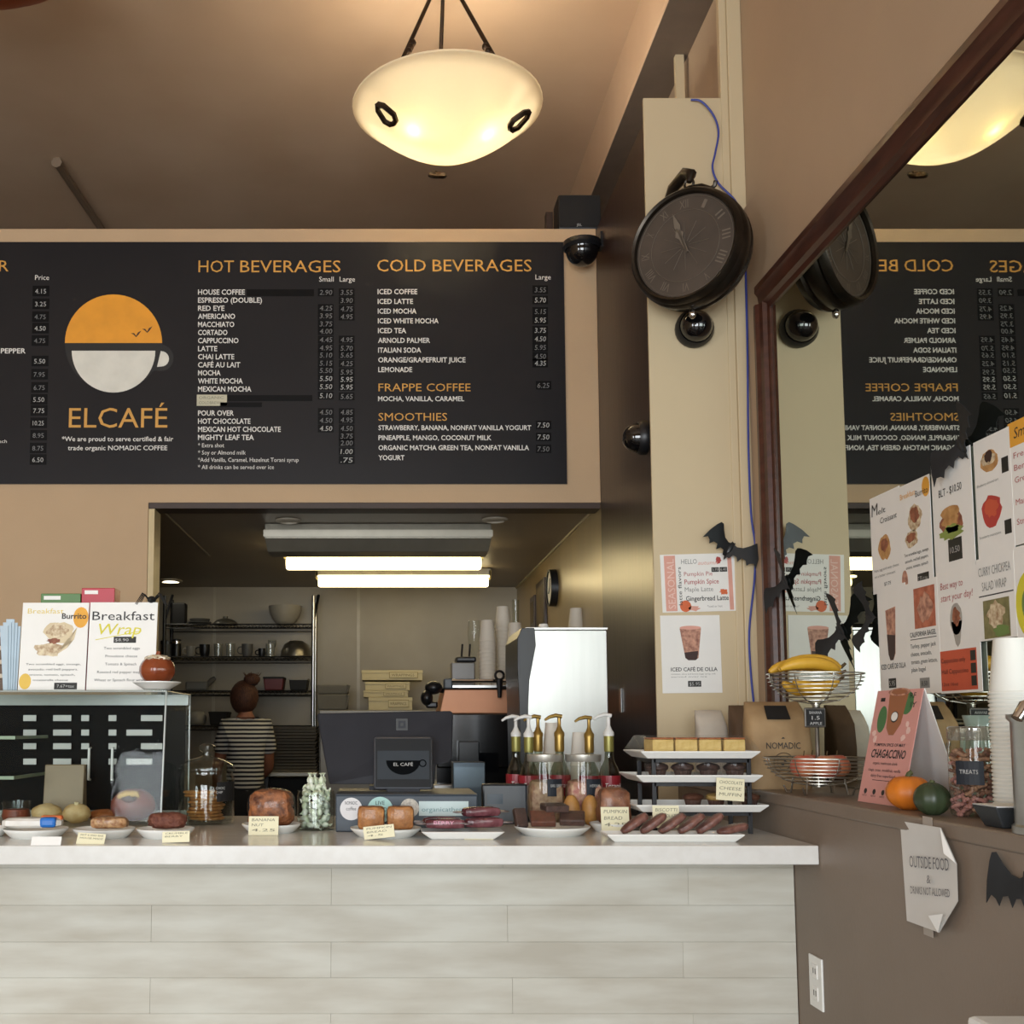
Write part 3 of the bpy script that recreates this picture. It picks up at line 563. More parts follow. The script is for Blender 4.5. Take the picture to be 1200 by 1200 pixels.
s.text([('ICED CAFÉ DE OLLA', .06, .22, .05, .86, 'l', .01)], ink2); s.rect(.30, .04, .56, .13, tagm); s.text([('5.95', .33, .06, .05, .2)], chalk, k=3)
s = poster('bagel_poster', 'California bagel poster with a salmon photo in the lower row on the mirror', 1066, 1105, 684, 814)
s.rect(.28, .58, .92, .94, M('salmon_print', 'c2755a', rough=.6, col2='9a5038', scale=40)); s.oval(.62, .76, .22, .12, flesh, 'food_print', 2, wob=.25)
s.text([('CALIFORNIA BAGEL', .12, .51, .045, .80, 'l', .01)], ink2); s.rect(.12, .485, .92, .492, ink2); s.text([('Turkey, pepper jack', .12, .41, .04, .78), ('cheese, avocado,', .12, .34, .04, .64), ('tomato, green lettuce,', .12, .27, .04, .80), ('plain bagel', .12, .20, .04, .44)], ink2); s.rect(.36, .05, .66, .14, grey); s.text([('8.50', .42, .07, .045, .18)], ink2, k=3)
s = poster('blt_poster', 'BLT sandwich poster with black price chip in the upper row on the mirror', 1098, 1146, 540, 690)
s.text([('BLT - $10.50', .18, .70, .06, .58, 'l', .005)], ink2); food(s, .46, .47, .28, .10, meat, bread, lettuce); s.oval(.46, .40, .28, .05, lettuce, 'food_print', 3, wob=.2); s.oval(.45, .56, .24, .05, bread, 'food_print', 3, wob=.08)
s.rect(.36, .18, .70, .35, tagm); s.text([('10.50', .41, .24, .05, .24)], chalk, k=3)
s = poster('breakfast_deal_poster', 'coffee cup poster with pink heading and coral band in the lower row on the mirror', 1104, 1153, 672, 813)
s.text([('Best way to', .10, .86, .06, .56, 'l', 0, .1), ('start your day!', .10, .76, .06, .78, 'l', 0, .1)], rose); s.oval(.46, .60, .15, .13, M('cup_print_grey', 'a7a39c', rough=.6), 'cup_print', wob=.03); s.poly([(.33, .58), (.60, .58), (.53, .40), (.47, .37), (.42, .40)], M('cup_print_grey'), 'cup_print'); s.oval(.46, .62, .10, .07, meat, 'cup_print', 2, wob=.2)
s.rect(.0, .02, .90, .35, coral); s.text([('Cappuccino only', .04, .25, .04, .60), ('Half Cappuccino', .04, .16, .04, .66), ('12oz 16oz', .04, .06, .03, .40)], brownp)
for v in (.05, .15, .25): s.rect(.76, v, .88, v+.08, tagm, k=2)
s = poster('pastry_poster', 'poster of a chocolate tart and a strawberry pastry in the upper row on the mirror', 1148, 1192, 516, 662)
food(s, .42, .80, .26, .09, bread, egg); s.oval(.42, .84, .10, .05, brownp, 'food_print', 4, wob=.2); food(s, .44, .40, .27, .13, redf, coral); s.rect(.76, .66, .94, .78, tagm); s.rect(.76, .18, .94, .29, tagm); s.text([('Blueberry almond tart', .06, .62, .022, .6), ('Strawberry mascarpone', .06, .20, .022, .6)], grey)
s = poster('salad_wrap_poster', 'curry chickpea salad wrap poster beneath the pastry poster on the mirror', 1149, 1194, 655, 752)
s.text([('CURRY CHICKPEA', .06, .78, .11, .86), ('SALAD WRAP', .14, .60, .11, .66)], grey); s.rect(.04, .53, .96, .545, ink2); s.rect(.14, .02, .84, .48, M('olive_photo', '6e6a44', rough=.6, col2='8a8458', scale=40)); s.oval(.48, .30, .22, .15, egg, 'food_print', 2, wob=.2); s.oval(.62, .10, .2, .07, greenp, 'food_print', 3, wob=.2)
s = poster('smoothie_poster', 'smoothie price list poster with amber heading cut by the right edge', 1189, 1262, 494, 640)
s.rect(0, .80, 1, 1, amber); s.text([('Smoothies', .10, .86, .09, .7, 'l', 0, .2)], ink2); s.text([('Fresh', .08, .70, .05, .3), ('Berry', .08, .60, .05, .3), ('Green', .08, .50, .05, .3), ('Mango', .08, .32, .05, .3), ('Strawberry', .08, .16, .05, .55)], rose)
s = poster('yellow_leaf_poster', 'pale poster with yellow disc below the smoothie list at the right edge', 1195, 1275, 640, 780)
s.oval(.02+.2, .5, .22, .28, yellowp); s.oval(.2, .5, .1, .14, greenp, k=2)
# ================================================================ NOTICE, OUTLET ON THE HALF WALL
Xn = XL-.002
tl_, bl_, tr_, br_ = atX(1055, 962, Xn), atX(1063, 1079, Xn), atX(1103, 970, Xn-.012), atX(1101, 1093, Xn-.02)
mr_ = atX(1121.5, 1012, Xn-.012); mr2 = atX(1123, 1056, Xn-.012); O = bl_.copy()
nt_ = thing('paper_notice', 'curling white outside food notice taped to the taupe half wall', 'notice', O)
b = MB(); vs = [q-O for q in (tl_, tr_, mr_, mr2, br_, bl_)]; c0 = sum(vs, Vector())/6
mid = [v.lerp(c0, .5)+X1*.004 for v in vs]
th_ = Vector((-.0006, 0, 0)); n = 6
pts = vs+mid+[c0+X1*.006]; m_ = len(pts)
fs = [(i, (i+1) % n, n+(i+1) % n, n+i) for i in range(n)]+[(n+i, n+(i+1) % n, 2*n) for i in range(n)]
b.add(pts, fs); b.add([q+th_ for q in pts], [f[::-1] for f in fs]); b.build('sheet', M('notice_paper', 'd9d8d4', rough=.7, var=.04), nt_, 40)
b = MB(); b.add([tr_-O-X1*.002, atX(1106, 1000, Xn-.02)-O, mr_-O-X1*.002], [(0, 1, 2)]); b.add([v-X1*.0005 for v in (tr_-O-X1*.002, atX(1106, 1000, Xn-.02)-O, mr_-O-X1*.002)], [(2, 1, 0)]); b.build('folded_corner', paper, nt_, 0)
b = MB(); q3 = [br_-O-X1*.003, atX(1088, 1073, Xn-.03)-O, atX(1105, 1071, Xn-.026)-O]; b.add(q3, [(0, 1, 2)]); b.add([v-X1*.0005 for v in q3], [(2, 1, 0)]); b.build('folded_corner', paper, nt_, 0)
dl = lambda x, y: atX(x, y, Xn-.0125)-O
for st, x, y, x1_, cap in (('OUTSIDE FOOD', 1066, 1016, 1112, 14), ('&', 1086, 1035, 1090.5, 10), ('DRINKS NOT ALLOWED', 1067, 1047, 1113, 9)):
    a_ = dl(x, y); c_ = dl(x1_, y+(x1_-x)*.10); U_ = c_-a_; MB().text(st, a_, U_, Z1, (dl(x, y-cap)-a_).z, U_.length).build('lettering', M('notice_ink', '6b6b70', rough=.7), nt_, 0)
for x, y in ((1087, 964), (1088, 1090)):
    p_ = atX(x, y, Xn-.004)-O; b = MB(); b.box(p_+Vector((0, -.02, -.012)), p_+Vector((-.0006, .02, .012))); b.build('tape', M('frosted_tape', 'a59b90', rough=.4), nt_, 0)
a = atX(951.5, 1122, XL); c = atX(965, 1180, XL)
o_ = thing('wall_outlet', 'white electrical outlet plate low on the half wall', 'outlet', (XL, (a.y+c.y)/2, a.z-.12))
hy, hz = abs(a.y-c.y)/2, .066
hy = .042
b = MB(); b.box((-.006, -hy, -hz), (0, hy, hz)); b.build('plate', white, o_, 0, bevel=.002)
for dz in (-.028, .028):
    b = MB(); b.box((-.008, -.017, dz-.018), (-.005, .017, dz+.018)); so = b.build('socket', paper, o_, 0, bevel=.003)
    b = MB(); b.box((-.0086, -.008, dz-.006), (-.0079, -.005, dz+.008)); b.box((-.0086, .005, dz-.006), (-.0079, .008, dz+.008)); b.build('slots', black_matte, so, 0)
o_.location.z = atX(958, 1151, XL).z
# ================================================================ COUNTER ITEMS
from mathutils import noise
def cpt(px, py): return atZ(px, py, CT)
def lpt(px, py): return atZ(px, py, LZ)
def lump(seed, amp, fr=3):
    return lambda d: 1+amp*noise.noise(d*fr+Vector((seed, seed*1.7, 0)))
def sup(e):                                               # superellipsoid-ish radius
    return lambda d: 1/((abs(d.x)**e+abs(d.y)**e+abs(d.z)**e)**(1/e))
clear = glassM('clear_glass', 'f8faf8', 1.0, .03, .0)
acryl = glassM('clear_acrylic', 'f6f9f8', .25, .02, .0)
film = glassM('cling_film', 'fbfbfa', 0.45, .15, .0, 'ffffff', .015)
cocoa = M('dark_chocolate_cake', '4a2c20', col2='331d15', rough=.6, scale=60, bump=.4); brown_ = M('brownie_cake', '6a3826', col2='4e281b', rough=.55, scale=70, bump=.3)
crust = M('golden_crust', 'b06a34', col2='8a4a22', rough=.5, scale=40, bump=.3); spice = M('spiced_loaf', 'a3653a', col2='4e2712', rough=.65, scale=42, bump=.9, bscale=70); pumpk = M('pumpkin_bread', 'b8804a', col2='8e5a2e', rough=.8, scale=30, bump=.8, bscale=80)
sponge = M('yellow_sponge', 'd9bf7c', col2='c9ab62', rough=.8, scale=60, bump=.3); cream_f = M('cream_filling', 'e8d9a8', rough=.6); cookie_m = M('cookie_dough', 'c08a4c', col2='a06c36', rough=.75, scale=60, bump=.4)
cardm = M('pale_yellow_card', 'e6e0bf', rough=.7, var=.04); scrib = M('pencil_ink', '7d7a68', rough=.7)
def plate(label, px, py, r, h=.022, name='plate', cat='plate', group='white plates along the counter front'):
    p = cpt(px, py); t = thing(name, label, cat, (p.x, p.y, CT), 0, group)
    MB().lathe([(0, .003), (r*.70, .003), (r*.74, .0), (r*.80, .004), (r*.95, h*.75), (r, h), (r*1.0, h+.003), (r*.93, h*.85), (r*.78, .009), (0, .009)], 36).build('dish', white, t, 50); return t
def card(label, x0, x1, y0, y1, lines, tilt=12, mat=cardm, Y=None, rot=0, z=None):
    a = cpt(x0, y1) if Y is None else atY(x0, y1, Y); c = atY(x1, y1, a.y); d = atY(x0, y0, a.y)
    v = (Matrix.Rotation(math.radians(tilt), 3, 'X') @ Z1*1.0); v = Vector((0, math.sin(math.radians(tilt)), math.cos(math.radians(tilt))))
    nn = Vector((0, -math.cos(math.radians(tilt)), math.sin(math.radians(tilt))))
    if Y is None: a = Vector((a.x, a.y, CT+.0006))
    s = Sheet('price_card', label, 'card', a, X1, v, nn, c.x-a.x, (d.z-a.z)/math.cos(math.radians(tilt)), mat, t=.0006, group='hand-written price cards', rot=rot)
    n = len(lines); 
    for i, l in enumerate(lines): s.text([(l, .10, .80-.27*i-.06, .15, min(.82, .13*len(l)), 'l', 0, .15)], scrib)
    return s
# --- plates at far left with wrapped snacks
plate('white plate with a snack bar packet in front of the pastry case', 42, 981, .088)
plate('white plate with a nut bar, second plate from the left', 122, 981, .085)
plate('white plate with a dark crumble cake beside the cookie jar', 194, 981, .080)
plate('white plate cut off by the left edge of the photo', -20, 980, .07)
p = cpt(38, 981); zt = CT+.024
t = thing('snack_packet', 'white snack packet with blue and orange end on the leftmost full plate', 'snack', (p.x, p.y, zt), math.radians(3))
MB().ell((0, 0, .016), (.082, .03, .015), 16, 8, fn=sup(4)).build('wrapper', M('white_wrapper', 'dfdcd4', rough=.35, bump=.3, bscale=30), t)
b = MB(); b.cbox((.047, -.014, .018), (.045, .036, .028)); b.build('blue_label', M('blue_label_print', '1f6fc4', rough=.4), t, 0, bevel=.008)
b = MB(); b.cbox((.05, .012, .024), (.06, .025, .022)); b.build('orange_label', M('orange_label_print', 'd9713a', rough=.4), t, 0, bevel=.006)
p = cpt(128, 981); t = thing('nut_bar', 'brown nut bar in clear wrap on the second plate', 'snack', (p.x, p.y, zt), .1)
MB().ell((0, 0, .016), (.05, .028, .016), 20, 10, fn=lambda d: sup(4)(d)*lump(3, .12, 6)(d)).build('bar', M('nut_bar', '8c5c36', col2='c9a274', scale=90, rough=.6, bump=.6), t); MB().ell((0, 0, .017), (.053, .031, .017), 12, 8, fn=sup(3)).build('wrap', film, t)
p = cpt(196, 981); t = thing('crumble_cake', 'dark red-brown crumble cake on the plate beside the cookie jar', 'cake', (p.x, p.y, zt), 0)
MB().ell((0, 0, .022), (.052, .033, .022), 24, 12, fn=lambda d: sup(3)(d)*lump(5, .2, 5)(d)).build('cake', M('dark_crumble', '5e2f22', col2='7a4a38', scale=80, rough=.7, bump=.7), t)
card('blank white price card in front of the snack packet plate', 36, 71, 981, 991, [' '], 25, paper)
card('wide price card leaning on the nut bar plate', 89, 122, 976, 989, ['NUT & SEED BAR', 'HOUSE MADE'], 25, rot=math.radians(-4))
card('price card leaning on the crumble cake plate', 190, 222, 975, 988, ['CRUMBLE', 'BERRY', ''], 15, rot=math.radians(2))
# --- acrylic pastry case
YF, YR = 3.27, 3.74
xr_ = atY(188, 960, YF).x; zc = atY(190, 810, YF+.05).z; xl_ = -1.75; gt = .005
cs = thing('pastry_case', 'clear acrylic pastry case standing at the left end of the counter', 'display case', (0, YF, CT))
hC = zc-CT; dp = YR-YF
def slab(vs8, name, mat=acryl, par=cs):
    b = MB(); b.add(vs8, [(0,3,2,1),(4,5,6,7),(0,1,5,4),(1,2,6,5),(2,3,7,6),(3,0,4,7)]); return b.build(name, mat, par, 0)
sl = .055
b = MB(); b.frus((xl_, 0, xr_, gt), (xl_, sl, xr_, sl+gt), .004, hC); b.build('front_pane', acryl, cs, 0)
b = MB(); b.box((xl_, sl, hC), (xr_, dp, hC+gt)); b.build('top_pane', acryl, cs, 0)
b = MB(); b.prism([(0, .004), (dp, .004), (dp, hC), (sl, hC)], (xr_, 0, 0), Y1, Z1, X1, -gt); b.build('side_pane', acryl, cs, 0)
b = MB(); b.box((xl_, 0, 0), (xr_, dp, .012)); b.build('base', M('case_base_white', 'cfc9bd', rough=.3), cs, 0, bevel=.002)
xm_ = atY(121, 900, YR-.02).x
edge = M('polished_acrylic_edge', 'aab0aa', rough=.2, spec=.7)
doorm = M('smoked_sliding_door', '0e0e0e', rough=.6, var=.2, spec=.1)
for k, (u0, u1, yy) in enumerate(((xl_, xm_+.01, dp-.012), (xm_-.01, xr_-.01, dp-.024))):
    b = MB(); b.box((u0, yy, .03), (u1, yy+.005, hC-.035)); d_ = b.build('sliding_door', doorm, cs, 0)
    hxp = xm_-.045 if k == 0 else xm_+.035
    b = MB(); z0, z1 = .13, .235; b.tube([(hxp, yy-.002, z0), (hxp, yy-.022, z0), (hxp, yy-.022, z1), (hxp, yy-.002, z1)], .0045, 6); b.build('door_handle', white, d_, 40)
b = MB(); b.box((xl_, dp-.03, .012), (xr_, dp, .03)); b.box((xl_, dp-.03, hC-.035), (xr_, dp, hC)); b.build('door_track', edge, cs, 0)
b = MB(); b.tube([(xr_, .0, .004), (xr_, sl, hC), (xr_, dp, hC), (xr_, dp, .004)], .0028, 6); b.tube([(xl_, sl, hC), (xr_, sl, hC)], .0028, 6); b.build('edge_highlight', edge, cs, 40)
for z in (.15, .27):
    b = MB(); xs_ = atY(20, 900, YF+.12).x; b.box((xl_, .09, z), (xs_, dp-.05, z+.006)); sh = b.build('shelf', acryl, cs, 0); b = MB(); b.box((xl_, .088, z-.002), (xs_+.002, .094, z+.008)); b.box((xs_-.003, .09, z-.002), (xs_+.002, dp-.05, z+.008)); b.build('shelf_edge', M('green_acrylic_edge', '9fae95', rough=.25), sh, 0)
for r, yy in enumerate((838, 855, 871, 889)):             # window reflections in the sliding doors, painted as pale strips
    for x0, x1 in ((27, 42), (62, 83), (95, 104), (127, 136), (148, 178) if r % 2 else (165, 190)):
        a = atY(x0, yy, YR-.03)-Vector((0, YF, CT)); c = atY(x1, yy+7, YR-.03)-Vector((0, YF, CT))
        if c.x > xr_-.015: continue
        b = MB(); b.box((a.x, dp-.027, c.z), (c.x, dp-.0255, a.z)); b.build('reflection_strip', M('painted_reflection', 'c9c8c2', rough=.5), cs, 0)
# contents of the case
zi = CT+.0125
def inside(px, py, dz=0): 
    q = atZ(px, py, zi); return Vector((q.x, q.y, zi+dz))
def bun(name, label, cat, px, Y, rx, rz, mat, seed, lid=None, amp=.12):
    x = atY(px, 950, Y).x; t = thing(name, label, cat, (x, Y, zi), 0, 'pastries inside the clear case')
    MB().ell((0, 0, rz*1.13), (rx, rx*.85, rz), 24, 12, fn=lambda d: lump(seed, amp, 3)(d)*(1 if d.z > -.75 else .97)).build('pastry', mat, t); return t
t = bun('bundt_cake', 'glazed red-brown bundt cake with custard centre in the pastry case', 'cake', 156, YF+.14, .068, .050, M('glazed_bundt', '7d3a26', col2='64291b', rough=.35, scale=20), 4, amp=.06)
MB().ell((-.005, -.035, .085), (.035, .022, .017), 16, 8, fn=lump(8, .25, 4)).build('custard_topping', M('custard', 'd9b870', rough=.5), t); MB().ell((-.002, -.05, .078), (.024, .014, .011), 12, 8, fn=lump(2, .3, 4)).build('berry_topping', cocoa, t)
bun('cream_pastry', 'pale cream filled pastry, left of two in the case', 'pastry', 55, YF+.10, .045, .030, M('pale_pastry', 'd2b98a', col2='b8955a', rough=.6, scale=25), 12)
t = bun('cream_pastry', 'pale cream topped pastry with a sprig, right of two in the case', 'pastry', 90, YF+.10, .042, .030, M('pale_pastry'), 17); b = MB(); b.tube([(0, -.01, .05), (.002, -.01, .068)], [.003, .008], 6); b.build('sprig', M('cream_tip', 'd8c9a0'), t)
bun('flat_pastry', 'flat brown glazed pastry next to the bundt cake', 'pastry', 122, YF+.21, .05, .018, crust, 9)
x = atY(19, 950, YF+.12).x; t = thing('sauce_jar', 'small round glass jar of red-brown sauce in the case', 'jar', (x, YF+.12, zi))
MB().lathe([(0, .002), (.03, .002), (.042, .025), (.038, .045), (0, .045)], 24).build('sauce', M('red_sauce', '8e4430', rough=.4, var=.3), t); MB().lathe([(0, 0), (.032, 0), (.044, .025), (.040, .052), (.044, .066), (.044, .07)], 24).build('glass', clear, t)
x = atY(74, 940, YF+.22).x; t = thing('paper_bag', 'translucent tan paper bag standing in the pastry case', 'bag', (x, YF+.24, zi))
b = MB(); b.frus((-.062, -.03, .062, .03), (-.062, -.012, .062, .012), 0, .175); b.build('bag', M('tan_glassine', '8f7d62', rough=.5, bump=.2, bscale=15), t, 0, bevel=.003)
# --- signs and things on top of the case
zt = zc+gt+.001
def onTop(px, Y): return Vector((atY(px, 800, Y).x, Y, zt))
Ysn = YF+.17
a = onTop(21.5, Ysn); wd = 80/PM(Ysn); ht = 105/PM(Ysn)
s = Sheet('breakfast_burrito_sign', 'white Breakfast Burrito sign standing on the pastry case', 'sign', a, X1, Vector((0, .10, 1)), Vector((0, -1, .10)), wd*.985, ht, paper, t=.004)
s.text([('Breakfast', .08, .875, .06, .54)], M('pale_yellow_print', 'e0c868')); s.oval(1-.115, .83, .115, .12, amber, 'orange_disc', a0=0); s.text([('Burrito', .60, .815, .065, .37, 'l', .015)], ink2, k=3); s.oval(.10, .10, .09, .09, M('yellow_disc', 'e2bb4a'), 'yellow_disc')
s.oval(.57, .66, .22, .12, M('tortilla_print', 'd8c7a4', rough=.6), 'food_print', wob=.12); s.oval(.55, .67, .17, .085, egg, 'food_print', 2, wob=.25); s.poly([(.30, .52), (.62, .50), (.80, .58), (.84, .72), (.70, .48), (.50, .38)], M('tortilla_print'), 'food_print'); s.oval(.42, .46, .21, .075, egg, 'food_print', 2, wob=.22); s.oval(.50, .56, .10, .03, meat, 'food_print', 3, wob=.3)
s.text([('Two scrambled eggs, sausage,', .10, .285, .022, .82), ('avocado, red bell peppers,', .14, .225, .025, .74), ('onions, tomato, spinach,', .16, .165, .022, .68), ('mozzarella cheese', .22, .105, .022, .52)], ink2)
s.rect(.54, .01, .88, .085, tagm, k=3); s.text([('7.67+tax', .58, .03, .035, .26)], chalk, k=4)
a = onTop(101.5, Ysn-.012)
s = Sheet('breakfast_wrap_sign', 'white Breakfast Wrap sign with lime lettering standing on the pastry case', 'sign', a, X1, Vector((0, .10, 1)), Vector((0, -1, .10)), wd, ht*1.0, paper, t=.004)
s.text([('Breakfast', .04, .795, .105, .92)], ink2); s.text([('Wrap', .10, .63, .13, .66, 'l', 0, .25)], yellowp); s.poly([(.10, .565), (.76, .665), (.76, .673), (.10, .573)], yellowp, 'underline'); s.rect(.37, .535, .70, .605, tagm, k=2); s.text([('$8.90', .39, .552, .035, .20)], chalk, k=3)
s.text([('Two scrambled eggs', .23, .46, .03, .53), ('Provolone cheese', .26, .37, .03, .47), ('Tomato & Spinach', .26, .28, .03, .46), ('Roasted red pepper mayo', .15, .19, .03, .66), ('Wheat or Spinach flour wrap', .11, .10, .03, .74)], M('dark_grey_print', '4a4a4a'))
# spider on the sign corner
sp_ = atY(174, 703, Ysn-.03); t = thing('plastic_spider', 'black plastic spider perched on the corner of the Breakfast Wrap sign', 'spider decoration', (sp_.x, Ysn+.018, zt+ht*.985))
MB().ell((0, 0, .012), (.014, .016, .012), 12, 8).build('abdomen', black_matte, t); MB().ell((0, -.022, .01), (.009, .009, .008), 10, 8).build('head', black_matte, t)
for s_ in (1, -1):
    for k in range(4):
        a_ = .5-k*.36; b = MB(); b.tube([(s_*.008, -.012+k*.008, .012), (s_*.026, -.02*a_-.006+k*.006, .032), (s_*.045, -.05*a_, -.004)], [.0022, .002, .0012], 5); b.build('leg', black_matte, t)
# plate with ceramic pumpkin
Yp_ = YF+.085; q = onTop(184, Yp_); t = thing('cake_plate', 'white plate holding a ceramic pumpkin on the corner of the pastry case', 'plate', (q.x, Yp_, zt)); r = .072
MB().lathe([(0, .002), (r*.55, .0), (r*.62, .004), (r, .020), (r, .023), (r*.6, .010), (0, .010)], 36).build('dish', white, t, 50)
t = thing('ceramic_pumpkin', 'brown glazed ceramic pumpkin with cream drips on the cake plate', 'pumpkin', (q.x, Yp_, zt+.011)); rr = .052
MB().ell((0, 0, .048), (rr, rr, .044), 40, 14, fn=lambda d: 1+.05*abs(math.cos(4*math.atan2(d.y, d.x)))).build('body', M('brown_glaze', '8a4526', col2='74361d', rough=.2), t)
MB().ell((0, 0, .081), (.040, .040, .013), 24, 8, fn=lump(6, .35, 3)).build('cream_drips', M('cream_glaze', 'd8cbb0', rough=.25), t); b = MB(); b.tube([(0, 0, .085), (.003, 0, .105)], [.009, .006], 8); b.build('stem', M('brown_glaze'), t)
# boxes behind the signs
for nm, lb, x0, x1, yt, col in (('green_tea_box', 'green carton peeking over the Breakfast Burrito sign', 45, 92, 695.5, '4f7a3c'), ('red_tea_box', 'red carton peeking between the two breakfast signs', 93, 132, 689, 'b5293a')):
    Yb_ = YF+.27; a = onTop(x0, Yb_); c = onTop(x1, Yb_); z1 = atY(x0, yt, Yb_).z
    t = thing(nm, lb, 'box', (a.x, Yb_, zt)); b = MB(); b.box((0, 0, 0), (c.x-a.x, .08, z1-zt)); b.build('carton', M(nm, col, rough=.4), t, 0, bevel=.002); b = MB(); b.box((.01, -.001, z1-zt-.02), ((c.x-a.x)*.5, 0, z1-zt-.008)); b.build('label', paper, t, 0)
# utensil rack at the left edge
Yu = YF+.2; a = onTop(-30, Yu); t = thing('cutlery_rack', 'brown wooden rack of small cards at the left edge on the pastry case', 'rack', (a.x, Yu, zt)); wd_ = onTop(7.5, Yu).x-a.x
zt_r = atY(5, 728, Yu).z-zt
b = MB(); b.box((0, .02, 0), (wd_, .08, zt_r*.9)); b.build('body', M('rack_brown', '6a5443', rough=.6), t, 0, bevel=.003)
for k in range(4):
    z = zt_r*(.18+.2*k); b = MB(); b.box((0, -.005, z), (wd_*1.02, .03, z+.014)); b.build('shelf_lip', M('rack_cream', 'c9bca8', rough=.6), t, 0, bevel=.002)
for k in range(5):
    x = atY(9+k*2.2, 800, Yu).x; tp = atY(7+k*3.2, 726+abs(k-2)*4, Yu); t = thing('paper_straw_sleeve', 'pale blue paper sleeve leaning beside the Breakfast Burrito sign', 'sleeve', (x, Yu-.02+k*.004, zt), 0, 'pale blue sleeves at the left edge')
    b = MB(); b.frus((-.006, -.003, .008, .003), (tp.x-x-.012, -.001, tp.x-x+.014, .003), 0, tp.z-zt); b.build('sleeve', M('pale_blue_paper', 'b5c8d4', rough=.6), t, 0)
# --- cookie jar
p = cpt(241.5, 966); r = 32.2/PM(p.y); t = thing('cookie_jar', 'round glass cookie jar with knobbed lid and black label', 'jar', (p.x, p.y, CT)); hj = .165
MB().lathe([(0, .004), (r*.93, .004), (r, .012), (r, hj-.02), (r*.93, hj-.008), (r*.93, hj), (r*.90, hj), (r*.90, hj-.01), (r*.965, hj-.025), (r*.965, .014), (0, .009)], 40).build('glass_body', clear, t, 50)
ld = MB().lathe([(r*1.0, hj+.001), (r*1.02, hj+.010), (r*.95, hj+.022), (r*.6, hj+.038), (r*.28, hj+.046), (r*.16, hj+.050), (r*.15, hj+.06), (r*.28, hj+.066), (r*.30, hj+.08), (r*.15, hj+.088), (0, hj+.09)], 40).build('glass_lid', glassM('lid_glass', 'eef2f0', 1.1, .03, .01), t, 50)
b = MB(); n = 6
for i in range(n):
    a0, a1 = [-PI/2+.60+(k-.5)*.5/n*2 for k in (i, i+1)]
    b.add([((r+.001)*math.cos(a), (r+.001)*math.sin(a), z) for a, z in ((a0, .075), (a1, .075), (a1, .135), (a0, .135))], [(0, 1, 2, 3)])
b.build('chalk_label', black_matte, t, 40)
lb = Vector((math.cos(-PI/2+.62)*(r+.003), math.sin(-PI/2+.62)*(r+.003), 0)); tn = Vector((math.cos(.62), math.sin(.62), 0))
for st, z in (('CHOC', .113), ('CHIP', .10), ('3', .085)): MB().text(st, lb-tn*.014+Z1*z, tn, Z1, .008).build('lettering', chalk, t, 0)
for k in range(9):
    c = thing('cookie', 'round golden cookie in the pile inside the glass jar', 'cookie', (p.x+random.uniform(-.008, .008)-(.012 if k > 6 else 0), p.y+random.uniform(-.006, .006), CT+.0150+k*.0102), random.random()*6, 'cookies in the glass jar')
    if k == 0: ck_mesh = MB().lathe([(0, 0), (.05, .0), (.056, .004), (.052, .008), (.03, .0095), (0, .010)], 20).build('disc', cookie_m, c, 60).data
    else: o = bpy.data.objects.new('disc', ck_mesh); COL.objects.link(o); o.parent = c
# --- wrapped banana loaf
def loaf(label, px, py, rx, ry, rz, mat, seed, wrap=True, name='loaf_cake'):
    p = cpt(px, py); t = thing(name, label, 'cake', (p.x, p.y, CT+.015))
    MB().ell((0, 0, rz*1.08), (rx, ry, rz), 28, 16, fn=lambda d: sup(5)(d)*(lump(seed, .10, 3)(d)+.05*noise.noise(d*9))*(1 if d.z < 0 else 1-.10*abs(d.x))).build('loaf', mat, t)
    if wrap: MB().ell((0, 0, rz*1.12), (rx*1.05, ry*1.05, rz*1.03), 24, 14, fn=lambda d: sup(3)(d)*lump(seed+1, .07, 6)(d)).build('plastic_wrap', film, t)
    return t
plate('white plate under the wrapped brown loaf left of the mint jar', 318, 975, .086)
loaf('wrapped dark brown loaf cake behind its price card left of the mint jar', 318, 975, .066, .05, .052, spice, 21)
card('pale price card in front of the wrapped dark brown loaf', 291, 326, 957, 979, ['BANANA', 'NUT', '  4.25'], 12)
# --- mint jar
p = cpt(370, 972); r = 22/PM(p.y)
t = thing('candy_jar', 'open glass jar crammed with wrapped candies left of the register', 'jar', (p.x, p.y, CT))
MB().lathe([(0, 0), (r*.95, 0), (r, .006), (r, .10), (r*.95, .112), (r*.98, .116), (r*.94, .116), (r*.92, .11), (r*.965, .10), (r*.965, .008), (0, .005)], 36).build('glass', clear, t, 50)
cm = [M('mint_wrapper', 'e2e4df', rough=.35, col2='c8d4c0', scale=40, bump=.4), M('lime_wrapper', 'c6d3b2', rough=.35, col2='e4e8dc', scale=40, bump=.4)]
pr = None
for k in range(62):
    lay = k//8; a_ = k*2.4+lay; z = .010+lay*.0185; rad = r*(.62 if lay < 6 else .40)*(1 if k % 8 else .1)
    if pr is None:
        pr = []
        for m_ in cm:
            b = MB(); b.ell((0, 0, 0), (.013, .0085, .0085), 8, 6); b.tube([(.010, 0, 0), (.016, 0, 0), (.022, 0, .002)], [.003, .002, .008], 6, flat=.4); b.tube([(-.010, 0, 0), (-.016, 0, 0), (-.022, 0, .002)], [.003, .002, .008], 6, flat=.4)
            o = b.build('wrapped_candy', m_, None); pr.append(o.data); bpy.data.objects.remove(o)
    o = bpy.data.objects.new('wrapped_candy', pr[(k // 3) % 2 if lay < 5 else 1]); COL.objects.link(o); o.location = (p.x+rad*math.cos(a_), p.y+rad*math.sin(a_), CT+z+.006); o.rotation_euler = (random.random()*3, random.random()*3, random.random()*6)
    tag(o, 'pale green and white wrapped candy inside the open glass jar', 'candy', 'wrapped candies in the glass jar')
